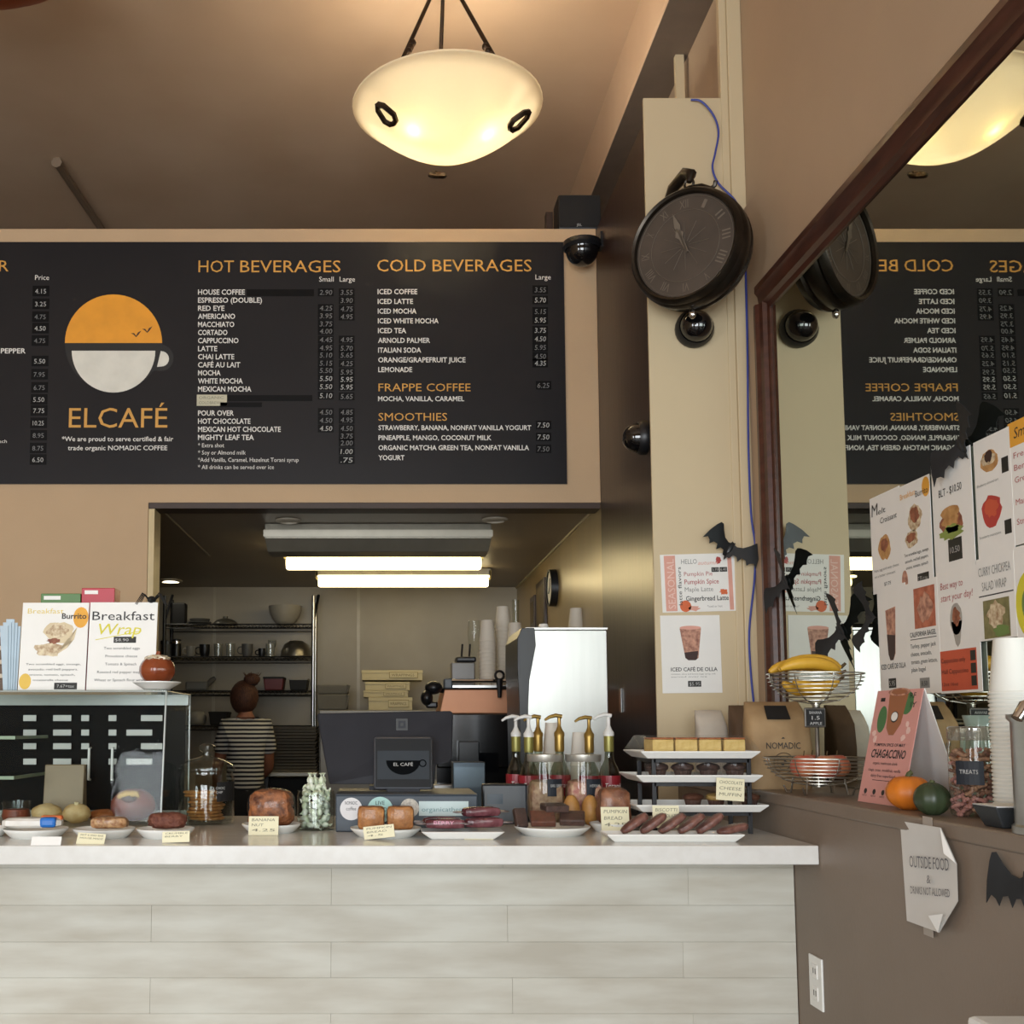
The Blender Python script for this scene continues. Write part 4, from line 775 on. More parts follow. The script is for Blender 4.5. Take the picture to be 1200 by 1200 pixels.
# --- register: base box with stickers, big screen, customer display
a = cpt(393, 975.5); a.y = 3.28; c = atY(560, 975, 3.28); zb = atY(470, 930, 3.30).z
rg = thing('cash_drawer', 'slate blue box with round stickers under the register screens', 'cash drawer', ((a.x+c.x)/2, 3.28, CT))
hw_ = (c.x-a.x)/2; hb_ = zb-CT
b = MB(); b.box((-hw_, .0, 0), (hw_, .30, hb_*.97)); b.build('body', M('slate_box', '3c4650', col2='333c46', rough=.5), rg, 0, bevel=.004)
b = MB(); b.box((-hw_*1.0, -.004, hb_*.97), (hw_, .305, hb_)); b.build('lid', M('slate_lid', '4a5057', rough=.45), rg, 0, bevel=.002)
def stickr(px, py, rpx, mat, lines, nm='round_sticker'):
    q = atY(px, py, 3.278)-Vector(rg.location); r_ = rpx/PM(3.28); b = MB(); b.prism([(r_*math.cos(k*PI/14), r_*math.sin(k*PI/14)) for k in range(28)], (q.x, -.0005, q.z), X1, Z1, -Y1, .001); so = b.build(nm, mat, rg, 0)
    for k, (st, w_) in enumerate(lines): MB().text(st, (q.x, -.002, q.z+r_*(.38-.5*k)), X1, Z1, r_*.32, r_*w_, 'c').build('lettering', ink2, so, 0)
stickr(411.5, 948, 13, M('white_sticker', 'd8d6d6', rough=.5), [('NOMADIC', 1.1), ('coffee', .9)]); stickr(445.5, 949, 15, M('mint_sticker', 'a6cfc9', rough=.5), [('LIVE', .7), ('LONG, DIE', 1.5), ('STRONG', 1.2)]); stickr(480, 947, 11, M('stone_sticker', 'c9c2b6', rough=.5, var=.4, scale=150), [])
q = atY(491, 956, 3.278)-Vector(rg.location); q2 = atY(549, 939, 3.278)-Vector(rg.location); b = MB(); b.box((q.x, -.0015, q.z), (q2.x, 0, q2.z)); so = b.build('long_label', M('pale_aqua_label', 'c4d6d6', rough=.5), rg, 0); MB().text('organicathena', (q.x+.008, -.0025, q.z+.012), X1, Z1, .014, (q2.x-q.x)*.9).build('lettering', M('teal_print', '6f9496'), so, 0)
scr = M('graphite_plastic', '25262c', col2='202127', rough=.5, spec=.25)
Yr_ = 3.47
a = atY(378, 920, Yr_); c = atY(531, 835, Yr_+.06); rt = thing('register_screen', 'large dark grey register screen seen from behind on the counter', 'register', ((a.x+c.x)/2, Yr_, zb))
vv = [atY(371, 838, Yr_+.07), atY(373, 836, Yr_+.07), atY(528, 833, Yr_+.07), atY(531, 836, Yr_+.07), atY(530, 888, Yr_+.02), atY(526, 893, Yr_+.015), atY(511, 896, Yr_+.013), atY(509, 919, Yr_), atY(386, 919, Yr_)]
vv = [v-Vector(rt.location) for v in vv]; n = len(vv)
b = MB(); b.add(vv+[v+Y1*.022 for v in vv], [tuple(range(n)), tuple(range(n, 2*n))[::-1]]+[(i, n+i, n+(i+1) % n, (i+1) % n) for i in range(n)]); b.build('back_shell', scr, rt, 0, bevel=.006)
b = MB(); b.box((-.06, .02, .0), (.10, .16, .012)); b.tube([(.02, .12, .01), (.02, .06, .10)], .02, 10); b.build('stand', scr, rt, 40)
lg_ = atY(471, 849, Yr_+.055)-Vector(rt.location); b = MB(); e_ = 7/PM(Yr_)
for r_, m_, k in ((1, ink, 0), (.62, scr, 1), (.25, ink, 2)):
    bb = MB(); bb.cbox((lg_.x, lg_.y-.002-.0008*k, lg_.z), (2*e_*r_, .0016, 2*e_*r_)); bb.build('square_logo', m_, rt, 0)
Yd = 3.40; a = atY(438, 925, Yd); c = atY(507, 863, Yd); dt = thing('customer_display', 'small tablet style customer display showing a cup logo', 'tablet', ((a.x+c.x)/2, Yd, zb)); w2 = (c.x-a.x)/2; h2 = c.z-zb
tl = math.radians(8); Xd = Matrix.Rotation(-tl, 4, 'X')
b = MB(); b.box((-w2, -.006, .006), (w2, .012, h2), Xd); b.build('case', M('tablet_rim', '5c5e63', rough=.35, metal=.5), dt, 0, bevel=.008, seg=3)
b = MB(); b.box((-w2*.95, -.0075, .012), (w2*.95, -.004, h2-.006), Xd); b.build('bezel', M('tablet_black', '0b0b0d', rough=.5, spec=.2), dt, 0)
sc_ = MB(); sc_.box((-w2*.88, -.0085, h2*.22), (w2*.88, -.007, h2*.74), Xd); sc_.build('screen', M('tablet_screen', '24292e', rough=.5, spec=.2, emit=.05, ecol='56606a'), dt, 0)
b = MB(); cz_ = h2*.56; b.add([Xd @ Vector((w2*.58*math.cos(a_), -.0092, cz_+h2*.26*math.sin(a_))) for a_ in [PI+k*PI/20 for k in range(21)]], [tuple(range(21))]); b.ring((w2*.66, -.0092, cz_-h2*.05), h2*.06, .0016, 16, 4, Xd, 'y'); b.build('cup_logo', M('screen_cup', '0d0f11', rough=.9, spec=.05), dt, 0)
MB().text('EL CAFÉ', Xd @ Vector((0, -.0102, cz_-h2*.1)), X1, Xd.to_3x3() @ Z1, .010, w2*.66, 'c').build('lettering', chalk, dt, 0)
b = MB(); b.cbox((0, .03, .004), (.10, .07, .008)); b.build('foot', scr, dt, 0)
# black card terminal / printer
a = cpt(566, 966); c = atY(619, 966, a.y); z1 = atY(600, 919, a.y).z; t = thing('receipt_printer', 'black receipt printer box between the register and the brownie plate', 'printer', ((a.x+c.x)/2, a.y, CT)); w2 = (c.x-a.x)/2; h2 = z1-CT
b = MB(); b.frus((-w2, 0, w2, .055), (-w2, .012, w2, .055), 0, h2); b.build('body', M('printer_black', '1c2228', rough=.35), t, 0, bevel=.006); b = MB(); b.box((-w2*.8, .006, h2*.25), (-w2*.1, .012, h2*.75)); b.build('panel', M('printer_panel', '33424e', rough=.25), t, 0)
# --- pumpkin bread slices
plate('white plate of orange pumpkin bread below the round stickers', 452, 980, .10)
p = cpt(452, 980)
for k, dx in enumerate((-.041, .041)):
    t = thing('bread_slice', ('orange pumpkin bread piece, left of the pair on its plate', 'orange pumpkin bread piece, right of the pair on its plate')[k], 'bread', (p.x+dx, p.y-.002, CT+.0185), 0, 'pumpkin bread pieces')
    MB().ell((0, 0, .034), (.037, .031, .031), 24, 12, fn=lambda d: sup(9)(d)*lump(30+k, .06, 5)(d)).build('slice', pumpk, t)
    MB().ell((0, 0, .0345), (.039, .033, .033), 20, 10, fn=sup(4.5)).build('plastic_wrap', film, t)
card('pale price card in front of the pumpkin bread', 427, 463, 969.5, 984.5, ['PUMPKIN', 'BREAD', ' 4.5'], 12, rot=math.radians(6))
# --- tray of packaged bars
p = cpt(541, 982); t = thing('rectangular_dish', 'white rectangular dish of berry bars in printed film', 'dish', (p.x, p.y, CT))
b = MB(); b.frus((-.085, -.045, .085, .045), (-.115, -.06, .115, .06), 0, .022); b.build('dish', white, t, 0, bevel=.004)
barm = M('berry_wrapper', '4c2229', col2='7a4a50', rough=.25, scale=30, bump=.3); filmw = M('crinkled_film', 'a8a2a4', col2='5a4a50', rough=.2, scale=40, bump=.6)
for k, (dx, dy, dz, rz, lb) in enumerate(((-.048, -.03, .042, -.05, 'berry bar in dark red printed film at the left of the rectangular dish'), (.060, -.018, .044, .2, 'berry bar in crinkled film leaning at the right of the rectangular dish'), (.055, .010, .071, .25, 'berry bar in crinkled film at the top of the pile on the rectangular dish'), (-.052, .026, .043, .0, 'berry bar at the back of the rectangular dish'))):
    t = thing('packaged_bar', lb, 'snack bar', (p.x+dx, p.y+dy, CT+dz), rz, 'berry bars on the rectangular dish')
    MB().ell((0, 0, 0), (.055, .022, .014), 18, 10, fn=lambda d: sup(4)(d)*lump(k, .05, 5)(d)).build('wrapper', barm, t)
    for sx in (-1, 1): MB().ell((sx*.065, 0, 0), (.018, .024, .003), 8, 6, fn=lump(k+3+sx, .3, 4)).build('crimped_end', filmw, t)
    if k == 0:
        b = MB(); b.text('BERRY', (-.03, -.0235, .0), X1, Z1, .009, .055); b.build('lettering', M('pink_lettering', 'd98aa0'), t, 0)
card('narrow price card in front of the berry bars', 544, 578, 974.5, 984, ['BERRY BAR', '  2.75'], 10)
# --- brownies
plate('white plate of dark brownies in front of the jars', 647, 978, .108)
p = cpt(647, 978)
for k, (dx, dy, dz, rx_, rz, lb) in enumerate(((-.090, .0, .046, 1.15, .3, 'wrapped brownie standing on edge at the left of its plate'), (-.028, -.012, .046, .55, -.05, 'large red-brown brownie lying tilted in the middle of the plate'), (.058, .0, .046, .45, -.2, 'dark wrapped brownie at the right of its plate'), (.012, .026, .074, .1, .2, 'brownie resting on top at the back of the plate'))):
    t = thing('brownie', lb, 'brownie', (p.x+dx, p.y+dy, CT+dz), group='brownies on the white plate', rot=(rx_, 0, rz))
    b = MB(); b.cbox((0, 0, 0), (.070 if k else .036, .056, .020)); b.build('brownie', brown_ if k == 1 else cocoa, t, 0, bevel=.004); b = MB(); b.cbox((0, 0, 0), (.074 if k else .040, .060, .024)); b.build('plastic_wrap', film, t, 0, bevel=.006)
# --- syrup bottles
whitep = M('white_pump_plastic', 'dcdcd8', rough=.35); goldp = M('gold_pump', '9a7d3e', rough=.3, metal=.6)
def syrup(px, Y, top, label, pump, col, neck, tz=0, face=-1):
    x = atY(px, 900, Y).x; zt_ = atY(px, top, Y).z-CT
    t = thing('syrup_bottle', label, 'bottle', (x, Y, CT), 0, 'syrup bottles with pump tops')
    k = zt_/.36
    MB().lathe([(0, .003), (.030*k, .003), (.036*k, .01), (.036*k, .15*k), (.030*k, .175*k), (.016*k, .205*k), (.014*k, .235*k), (.016*k, .24*k)], 20).build('glass', glassM('syrup_glass', 'c9cfc4', 1.2, .03, .03), t, 50)
    MB().lathe([(0, .006), (.033*k, .008), (.033*k, .11*k), (0, .11*k)], 16).build('syrup', M('syrup_'+col, col, rough=.2), t, 50)
    b = MB()
    for i in range(12):
        a0, a1 = PI+i*PI/12, PI+(i+1)*PI/12; rr = .0368*k
        b.add([(rr*math.cos(a), rr*math.sin(a), z) for a, z in ((a0, .07*k), (a1, .07*k), (a1, .155*k), (a0, .155*k))], [(0, 1, 2, 3)])
    lb_ = b.build('label', M('red_label', '8e1f2a', rough=.4), t, 40)
    MB().text('Torani', (0, -.0385*k, .115*k), X1, Z1, .016*k, .05*k, 'c', 0, .2).build('lettering', paper, lb_, 0)
    b = MB()
    for i in range(12):
        a0, a1 = PI+i*PI/12, PI+(i+1)*PI/12; rr = .0369*k
        b.add([(rr*math.cos(a), rr*math.sin(a), z) for a, z in ((a0, .07*k), (a1, .07*k), (a1, .085*k), (a0, .085*k))], [(0, 1, 2, 3)])
    b.build('label_band', M('yellow_band', 'c9a23a', rough=.4), lb_, 40)
    MB().lathe([(0, .233*k), (.0155*k, .233*k), (.0165*k, .24*k), (.0165*k, .29*k), (0, .29*k)], 16).build('neck_sleeve', neck, t, 50)
    pb = MB(); pb.lathe([(0, .285*k), (.018*k, .285*k), (.018*k, .297*k), (.012*k, .305*k), (.008*k, .315*k), (.006*k, .32*k), (.006*k, .348*k), (0, .348*k)], 14)
    pb.tube([(.010*k, 0, .352*k), (-.012*k, 0, .356*k), (-.035*k, -.004, .350*k), (-.05*k, -.006, .340*k)], [.007*k, .007*k, .0055*k, .004*k], 8); pb.build('pump', pump, t, 50)
olive = M('olive_foil', '8d8748', rough=.35, metal=.4)
syrup(605, 3.745, 838, 'syrup bottle with white pump, leftmost of the pump bottles', whitep, '6b4a2a', olive)
syrup(620, 3.645, 838, 'syrup bottle with white pump half hidden behind the left glass jar', whitep, '7a5a3a', olive)
syrup(631, 3.745, 838, 'syrup bottle with gold pump just left of the upturned cup', goldp, '5a3a22', goldp)
syrup(656, 3.66, 837, 'syrup bottle with gold pump between the two glass jars', goldp, '8a6a3a', goldp)
syrup(691, 3.66, 839, 'syrup bottle with gold pump behind the right glass jar', goldp, '6a3a2a', goldp)
syrup(714, 3.60, 836, 'syrup bottle with white pump, rightmost of the pump bottles', whitep, '5a4630', olive)
# upturned cups behind
cupm = M('paper_cup', 'd8d2c6', rough=.6, var=.03)
def cup_mesh(r=.045, h=.115): return MB().lathe([(0, h), (r*.70, h), (r*.955, .006), (r, .005), (r*1.02, .0025), (r, 0), (r*.955+.0001, .001), (r*.70-.0003, h-.0015), (0, h-.0015)], 24)
for px, top, Y, lb in ((648, 847, 3.80, 'upturned paper cup standing behind the left glass jar'), (680, 858, 3.80, 'shorter upturned paper cup standing behind the right glass jar')):
    zt_ = atY(px, top, Y).z; t = thing('upturned_paper_cup', lb, 'cup', (atY(px, 880, Y).x, Y, CT)); hh_ = zt_-CT
    cup_mesh(.036, .115).build('cup', cupm, t, 50); t.children[0].location.z = hh_-.115
    MB().lathe([(0, 0), (.034, 0), (.034, hh_-.113), (.0, hh_-.113)], 20).build('sleeve_stack', cupm, t, 50)
# two lidded glass jars
for px, lb, seed, cont in ((638.5, 'glass jar with silver lid and black label, left of the pair behind the brownies', 1, ('a08a6c', '7a5a44')), (683.5, 'glass jar with silver lid and red packets, right of the pair behind the brownies', 2, ('a0605a', 'c0a080'))):
    Y = 3.50; x = atY(px, 900, Y).x; z1 = atY(px, 884, Y).z-CT; r = 21.5/PM(Y)
    t = thing('storage_jar', lb, 'jar', (x, Y, CT), 0, 'lidded glass jars')
    MB().lathe([(0, .003), (r*.96, .003), (r, .01), (r, z1-.05), (r*.9, z1-.02), (r*.9, z1-.005)], 32).build('glass', clear, t, 50)
    MB().lathe([(r*.93, z1-.022), (r*.97, z1-.018), (r*.97, z1), (0, z1+.002)], 32).build('lid', M('silver_lid', 'b5b2a8', rough=.35, metal=.6), t, 50)
    MB().ell((0, 0, z1*.33), (r*.93, r*.93, z1*.31), 24, 12, fn=lambda d: sup(5)(d)*lump(seed, .06, 6)(d)).build('contents', M('jar_contents_%d' % seed, cont[0], cont[1], rough=.6, scale=60, bump=.5), t)
    b = MB(); n = 6
    for i in range(n):
        a0, a1 = [-PI/2+.45+(k-3)*.16 for k in (i, i+1)]; b.add([((r+.001)*math.cos(a), (r+.001)*math.sin(a), z) for a, z in ((a0, z1*.42), (a1, z1*.42), (a1, z1*.66), (a0, z1*.66))], [(0, 1, 2, 3)])
    lo = b.build('chalk_label', M('navy_label', '1b222c', rough=.6), t, 40); a_ = .45; tn = Vector((math.cos(a_), math.sin(a_), 0)); MB().text('EARL GREY' if seed == 1 else 'HERBAL', Vector((math.sin(a_), -math.cos(a_), 0))*(r+.0025)+Z1*z1*.55, tn, Z1, .009, .04, 'c').build('lettering', chalk, lo, 0)
for k in range(3):
    p = cpt(628+k*5, 962); t = thing('straw_packet', 'paper wrapped packet leaning against the left glass jar', 'packet', (p.x, p.y, CT), 0, 'paper packets by the left glass jar')
    b = MB(); b.frus((-.006, -.003, .006, .003), (.012+k*.006, .02, .026+k*.006, .026), 0, .10-.012*k); b.build('packet', paper if k != 1 else M('brown_packet', '6a4a40', rough=.6), t, 0)
for k, (px, lb) in enumerate(((670, 'wrapped golden bun in front of the right glass jar, left one'), (692, 'wrapped golden bun in front of the right glass jar, right one'))):
    p = cpt(px, 970.5); t = thing('golden_bun', lb, 'bun', (p.x, p.y, CT+.004), 0, 'golden buns')
    MB().ell((0, 0, .05), (.026, .024, .046), 20, 12, fn=lump(k, .06, 3)).build('bun', M('golden_bun', 'b98a4a', col2='a0703a', rough=.5, scale=30), t)
# --- wrapped pumpkin loaf at right with card
plate('small white plate under the wrapped loaf beside the biscotti tray', 719, 974, .070)
loaf('wrapped reddish-brown loaf with a price card beside the biscotti tray', 719.5, 974, .047, .040, .054, M('reddish_loaf', '9a6646', col2='643822', rough=.6, scale=34, bump=.5), 44)
card('square pale price card in front of the reddish-brown loaf', 705, 738, 946, 974, ['PUMPKIN', 'BREAD', '  4.25'], 8, Y=cpt(719, 974).y-.068)
# --- biscotti tray
def tray(label, x0, x1, Y, d, z, h=.018, flare=.022, name='serving_tray', group='white rectangular trays'):
    t = thing(name, label, 'tray', ((x0+x1)/2, Y, z), 0, group); w2 = (x1-x0)/2
    b = MB(); f_ = flare
    o_ = [(-w2+f_, f_*.6, 0), (w2-f_, f_*.6, 0), (w2-f_, d-f_*.6, 0), (-w2+f_, d-f_*.6, 0), (-w2, 0, h), (w2, 0, h), (w2, d, h), (-w2, d, h), (-w2, 0, h+.004), (w2, 0, h+.004), (w2, d, h+.004), (-w2, d, h+.004), (-w2+f_, f_*.6, .006), (w2-f_, f_*.6, .006), (w2-f_, d-f_*.6, .006), (-w2+f_, d-f_*.6, .006)]
    fs = [(3, 2, 1, 0), (12, 13, 14, 15)]
    for i in range(4):
        j = (i+1) % 4; fs += [(i, j, 4+j, 4+i), (4+i, 4+j, 8+j, 8+i), (8+i, 8+j, 12+j, 12+i)]
    b.add(o_, fs); b.build('dish', white, t, 0, bevel=.0015); return t
Yb = cpt(790, 987.5).y
x0, x1 = atY(712, 978, Yb).x, atY(873, 978, Yb).x
tray('long white tray of chocolate biscotti at the counter edge', x0, x1, Yb, .11, CT)
ordw = ('leftmost', 'second', 'third', 'fourth', 'fifth', 'rightmost')
bis = M('chocolate_biscotti', '5a3128', col2='8a5c50', rough=.45, scale=45, bump=.4)
for k in range(6):
    px = 744+k*22.2+(4 if k == 5 else 0); x = atY(px, 975, Yb+.05).x; t = thing('biscotti', '%s wrapped chocolate biscotti on the long white tray' % ordw[k], 'biscotti', (x, Yb+.055, CT+(.046 if k < 5 else .031)), group='chocolate biscotti', rot=(.1, -.60 if k < 5 else -.22, 0))
    MB().ell((0, 0, 0), (.042, .020, .0105), 20, 10, fn=lambda d: sup(3.2)(d)*lump(k+60, .10, 4)(d)).build('biscuit', bis, t); MB().ell((0, 0, 0), (.044, .0215, .0118), 14, 8, fn=lambda d: sup(3)(d)).build('plastic_wrap', film, t)
card('pale price card standing behind the biscotti', 765, 796, 944, 970, ["BISCOTTI", 'CHOCOLATE'], 0, Y=Yb+.118, rot=math.radians(0))
# --- three tier stand
Yt = 3.20
t = thing('tiered_stand', 'black metal three tier stand for cakes and muffins', 'stand', (0, Yt, CT))
blk = M('black_iron', '16161a', rough=.45)
zA, zB, zC_ = [atY(810, y, Yt).z-CT for y in (889, 917, 952)]
xa, xb = atY(768, 950, Yt+.02).x, atY(880, 950, Yt+.02).x
for x, y in ((xa, .03), (xb, .03), (xa, .21), (xb, .21)):
    for q0, q1 in ((0, zC_-.001), (zC_+.0068, zB-.001), (zB+.0068, zA-.001)):
        b = MB(); b.box((x-.006, y-.006, q0), (x+.006, y+.006, q1)); b.build('post', blk, t, 0, bevel=.001)
for z in (zA, zB, zC_):
    b = MB(); b.box((xa, .024, z-.012), (xb, .036, z-.001)); b.box((xa, .204, z-.012), (xb, .216, z-.001)); b.box((xa-.006, .03, z-.012), (xa+.006, .21, z-.001)); b.box((xb-.006, .03, z-.012), (xb+.006, .21, z-.001)); b.build('shelf_frame', blk, t, 0)
trs = []
for nm, (l, r_), z in (('top', (751, 891), zA), ('middle', (745, 893), zB), ('bottom', (744, 899), zC_)):
    trs.append(tray('white tray on the %s tier of the black stand' % nm, atY(l, 890, Yt).x, atY(r_, 890, Yt).x, Yt-.005, .235, CT+z))
# cake slices on top
for k, (l, r_) in enumerate(((765, 790), (792, 818), (820, 846), (849, 874))):
    Y = Yt+.05; a = atY(l, 880, Y).x; c = atY(r_, 880, Y).x; z1 = atY(800, 866.5, Y).z-(CT+zA)-.007
    t = thing('cake_slice', '%s slice of yellow sponge cake on the top tray' % ('leftmost', 'second', 'third', 'rightmost')[k], 'cake', ((a+c)/2, Y, CT+zA+.007), 0, 'yellow cake slices')
    b = MB(); b.box((-(c-a)/2, 0, 0), ((c-a)/2, .11, z1)); b.build('sponge', sponge, t, 0, bevel=.004); b = MB(); b.box((-(c-a)/2, .001, z1), ((c-a)/2, .11, z1+.005)); b.build('crust', crust, t, 0, bevel=.002)
a, c = atY(752, 886, Yt).x, atY(891, 886, Yt).x; z0 = CT+zA+.024; z1 = atY(800, 862, Yt+.03).z
b = MB(); b.add([(a, Yt, z0), (c, Yt, z0), (c, Yt+.225, z0), (a, Yt+.225, z0), (a+.022, Yt+.036, z1), (c-.022, Yt+.036, z1), (c-.022, Yt+.19, z1), (a+.022, Yt+.19, z1)], [(4, 5, 6, 7), (0, 1, 5, 4), (1, 2, 6, 5), (2, 3, 7, 6), (3, 0, 4, 7)])
o = b.build('cling_film_cover', film, None, 20); tag(o, 'tent of cling film over the yellow cake slices', 'film')
# muffins
muf_dark = M('muffin_top_dark', '34201a', col2='4a2f24', rough=.55, scale=50, bump=.5); cupcase = M('brown_paper_case', '4e342a', col2='3d2820', rough=.7, scale=10, bump=.2)
def muffin(label, px, Y, z, s=1, top=None, wrap=False):
    x = atY(px, 900, Y).x; t = thing('muffin', label, 'muffin', (x, Y, z), random.random()*3, 'muffins on the tiered stand')
    n = 32; b = MB(); prof = [(.021, 0), (.029, .034)]; vs = []
    for r_, zz in prof:
        for i in range(n): q = r_*s*(1+.035*(-1)**i); vs.append((q*math.cos(2*PI*i/n), q*math.sin(2*PI*i/n), zz*s))
    b.add(vs, [(i, (i+1) % n, n+(i+1) % n, n+i) for i in range(n)]+[tuple(range(n))[::-1]]); b.build('paper_case', cupcase, t, 0)
    MB().ell((0, 0, .034*s), (.035*s, .035*s, .015*s), 20, 10, fn=lump(px*.1, .14, 4)).build('muffin_top', top or muf_dark, t)
    if wrap: MB().lathe([(.030*s, .001), (.0385*s, .030*s), (.038*s, .047*s), (0, .053*s)], 20).build('plastic_wrap', film, t, 50)
for k, px in enumerate((770, 800, 830, 861)): muffin('%s dark chocolate muffin on the middle tray' % ('leftmost', 'second', 'third', 'rightmost')[k], px, Yt+.088, CT+zB+.0075, .95, None, True)
for k, px in enumerate((811, 838, 877)): muffin('%s muffin in a brown case on the bottom tray' % ('left', 'cream topped middle', 'right')[k], px, Yt+.088, CT+zC_+.0075, .88, M('muffin_cream_top', 'a98a4e', col2='5a3a28', rough=.5, scale=30) if k == 1 else M('muffin_top_brown', '4a2c20', rough=.5, col2='5c3a2a', scale=50, bump=.4))
card('pale price card hanging from the middle tray over the bottom muffins', 839, 872, 911, 937, ['CHOCOLATE', 'CHEESE', 'MUFFIN'], 4, Y=Yt-.02, rot=math.radians(-4))
# ================================================================ KITCHEN
housing = M('fixture_metal', '8f8a7c', rough=.35, metal=.6)
lensm = M('fluorescent_lens', 'fff3cf', rough=.4, emit=8.0, ecol='ffe8b0')
def fixture(label, px0, px1, yt, yb, Y, lit):
    a = atY(px0, yb, Y); c = atY(px1, yt, Y); w2 = (c.x-a.x)/2
    t = thing('fluorescent_fixture', label, 'light fixture', ((a.x+c.x)/2, Y, KZ))
    zt_, zb_ = -.002, a.z-KZ; zl = c.z-KZ
    if lit:
        b = MB(); b.box((-w2, -.04, zl+.002), (w2, .16, zt_)); b.build('housing', housing, t, 0, bevel=.004)
        b = MB(); X_ = Matrix.Translation((0, .0, (zl+zb_)/2)) @ Matrix.Rotation(PI/2, 4, 'Y'); r_ = abs(zl-zb_)/2
        b.lathe([(0, -w2*.97), (r_*.8, -w2*.97), (r_, -w2*.95), (r_, w2*.95), (r_*.8, w2*.97), (0, w2*.97)], 18, X=X_); b.build('tube', lensm, t, 50)
        b = MB(); X_ = Matrix.Translation((0, -.10, (zl+zb_)/2+r_*.9)) @ Matrix.Rotation(PI/2, 4, 'Y'); b.lathe([(0, -w2*.97), (r_*.2, -w2*.97), (r_*.25, -w2*.95), (r_*.25, w2*.95), (r_*.2, w2*.97), (0, w2*.97)], 18, X=X_); b.build('tube', lensm, t, 50)
        for sx in (-1, 1): b = MB(); b.cbox((sx*w2*.985, .04, (zt_+zl)/2-.01), (.02, .16, abs(zt_-zl))); b.build('end_cap', M('fixture_end', 'a89a6a', rough=.5), t, 0, bevel=.004)
    else:
        b = MB(); b.add([(-w2, 0, zt_), (w2, 0, zt_), (w2, .30, zt_), (-w2, .30, zt_), (-w2, -.005, zb_*.55), (w2, -.005, zb_*.55), (w2*.98, .05, zb_), (-w2*.98, .05, zb_), (w2*.98, .25, zb_), (-w2*.98, .25, zb_), (w2, .305, zb_*.55), (-w2, .305, zb_*.55)], [(0, 4, 5, 1), (4, 7, 6, 5), (7, 9, 8, 6), (9, 11, 10, 8), (11, 3, 2, 10), (0, 1, 2, 3), (0, 3, 11, 9, 7, 4), (1, 5, 6, 8, 10, 2)]); b.build('housing', housing, t, 0, bevel=.003)
        b = MB(); b.box((-w2*1.01, -.008, zb_*.5), (w2*1.01, .0, zb_*.25)); b.build('front_lip', M('fixture_lip', 'b0a999', rough=.3, metal=.5), t, 0)
    return t
fixture('grey metal ceiling fixture nearest the kitchen opening', 310, 576, 621, 645, 6.0, False)
fixture('lit fluorescent fixture in the middle of the kitchen ceiling', 332, 567, 652, 668, 6.8, True)
fixture('lit fluorescent fixture farthest back on the kitchen ceiling', 370, 575, 677, 688, 7.77, True)
for px, py, r, lit, lb in ((338, 609, .07, 0, 'round recessed ceiling trim left of centre above the kitchen fixture'), (580, 608, .07, 0, 'round recessed ceiling trim at the right above the kitchen fixture'), (200, 680, .09, 1, 'lit recessed downlight over the kitchen shelves')):
    q = atZ(px, py, KZ); t = thing('recessed_light', lb, 'light', (q.x, q.y, KZ-.0015))
    MB().lathe([(r*.7, 0), (r, 0), (r, -.008), (r*.72, -.014), (r*.7, 0)], 28).build('trim_ring', M('trim_white', 'bdb4a2', rough=.5), t, 50); MB().lathe([(0, -.004), (r*.71, -.004)], 28).build('lens', M('downlight_lit', 'fff6e0', emit=16) if lit else M('downlight_off', 'a39a86', rough=.4), t, 0)
# side wall: clock and frames
a = atX(655, 686, XD); t = thing('wall_clock', 'small black rimmed clock on the ochre kitchen side wall', 'clock', (XD, a.y+.13, a.z)); Rk = 22/PM(a.y+.13)
Xk = Matrix.Rotation(-PI/2, 4, 'Y')
MB().lathe([(Rk*.9, .045), (Rk, .045), (Rk, .0), (Rk*.88, .0)], 32, X=Xk).build('rim', blackm, t, 50); MB().lathe([(0, .035), (Rk*.92, .035)], 32, X=Xk).build('face', paper, t, 0)
b = MB(); b.tube([(-.037, 0, 0), (-.037, -.02, Rk*.5)], .003, 5); b.tube([(-.037, 0, 0), (-.037, .05, -.03)], .003, 5); b.build('hands', blackm, t)
for k, (px0, px1, yt, yb) in enumerate(((631, 641, 676, 736), (624, 629, 697, 736))):
    a = atX(px1, yt, XD); c = atX(px0, yt, XD); d = atX(px1, yb, XD); t = thing('picture_frame', ('dark framed picture nearer the clock on the kitchen side wall', 'dark framed picture deeper on the kitchen side wall')[k], 'picture', (XD, a.y, d.z))
    b = MB(); b.box((-.02, 0, 0), (0, c.y-a.y, a.z-d.z)); b.build('frame', darkwood, t, 0, bevel=.004); b = MB(); b.box((-.022, .04, .04), (-.019, c.y-a.y-.04, a.z-d.z-.04)); b.build('picture', M('dim_picture', '4a3d2a', col2='6a5838', scale=6), t, 0)
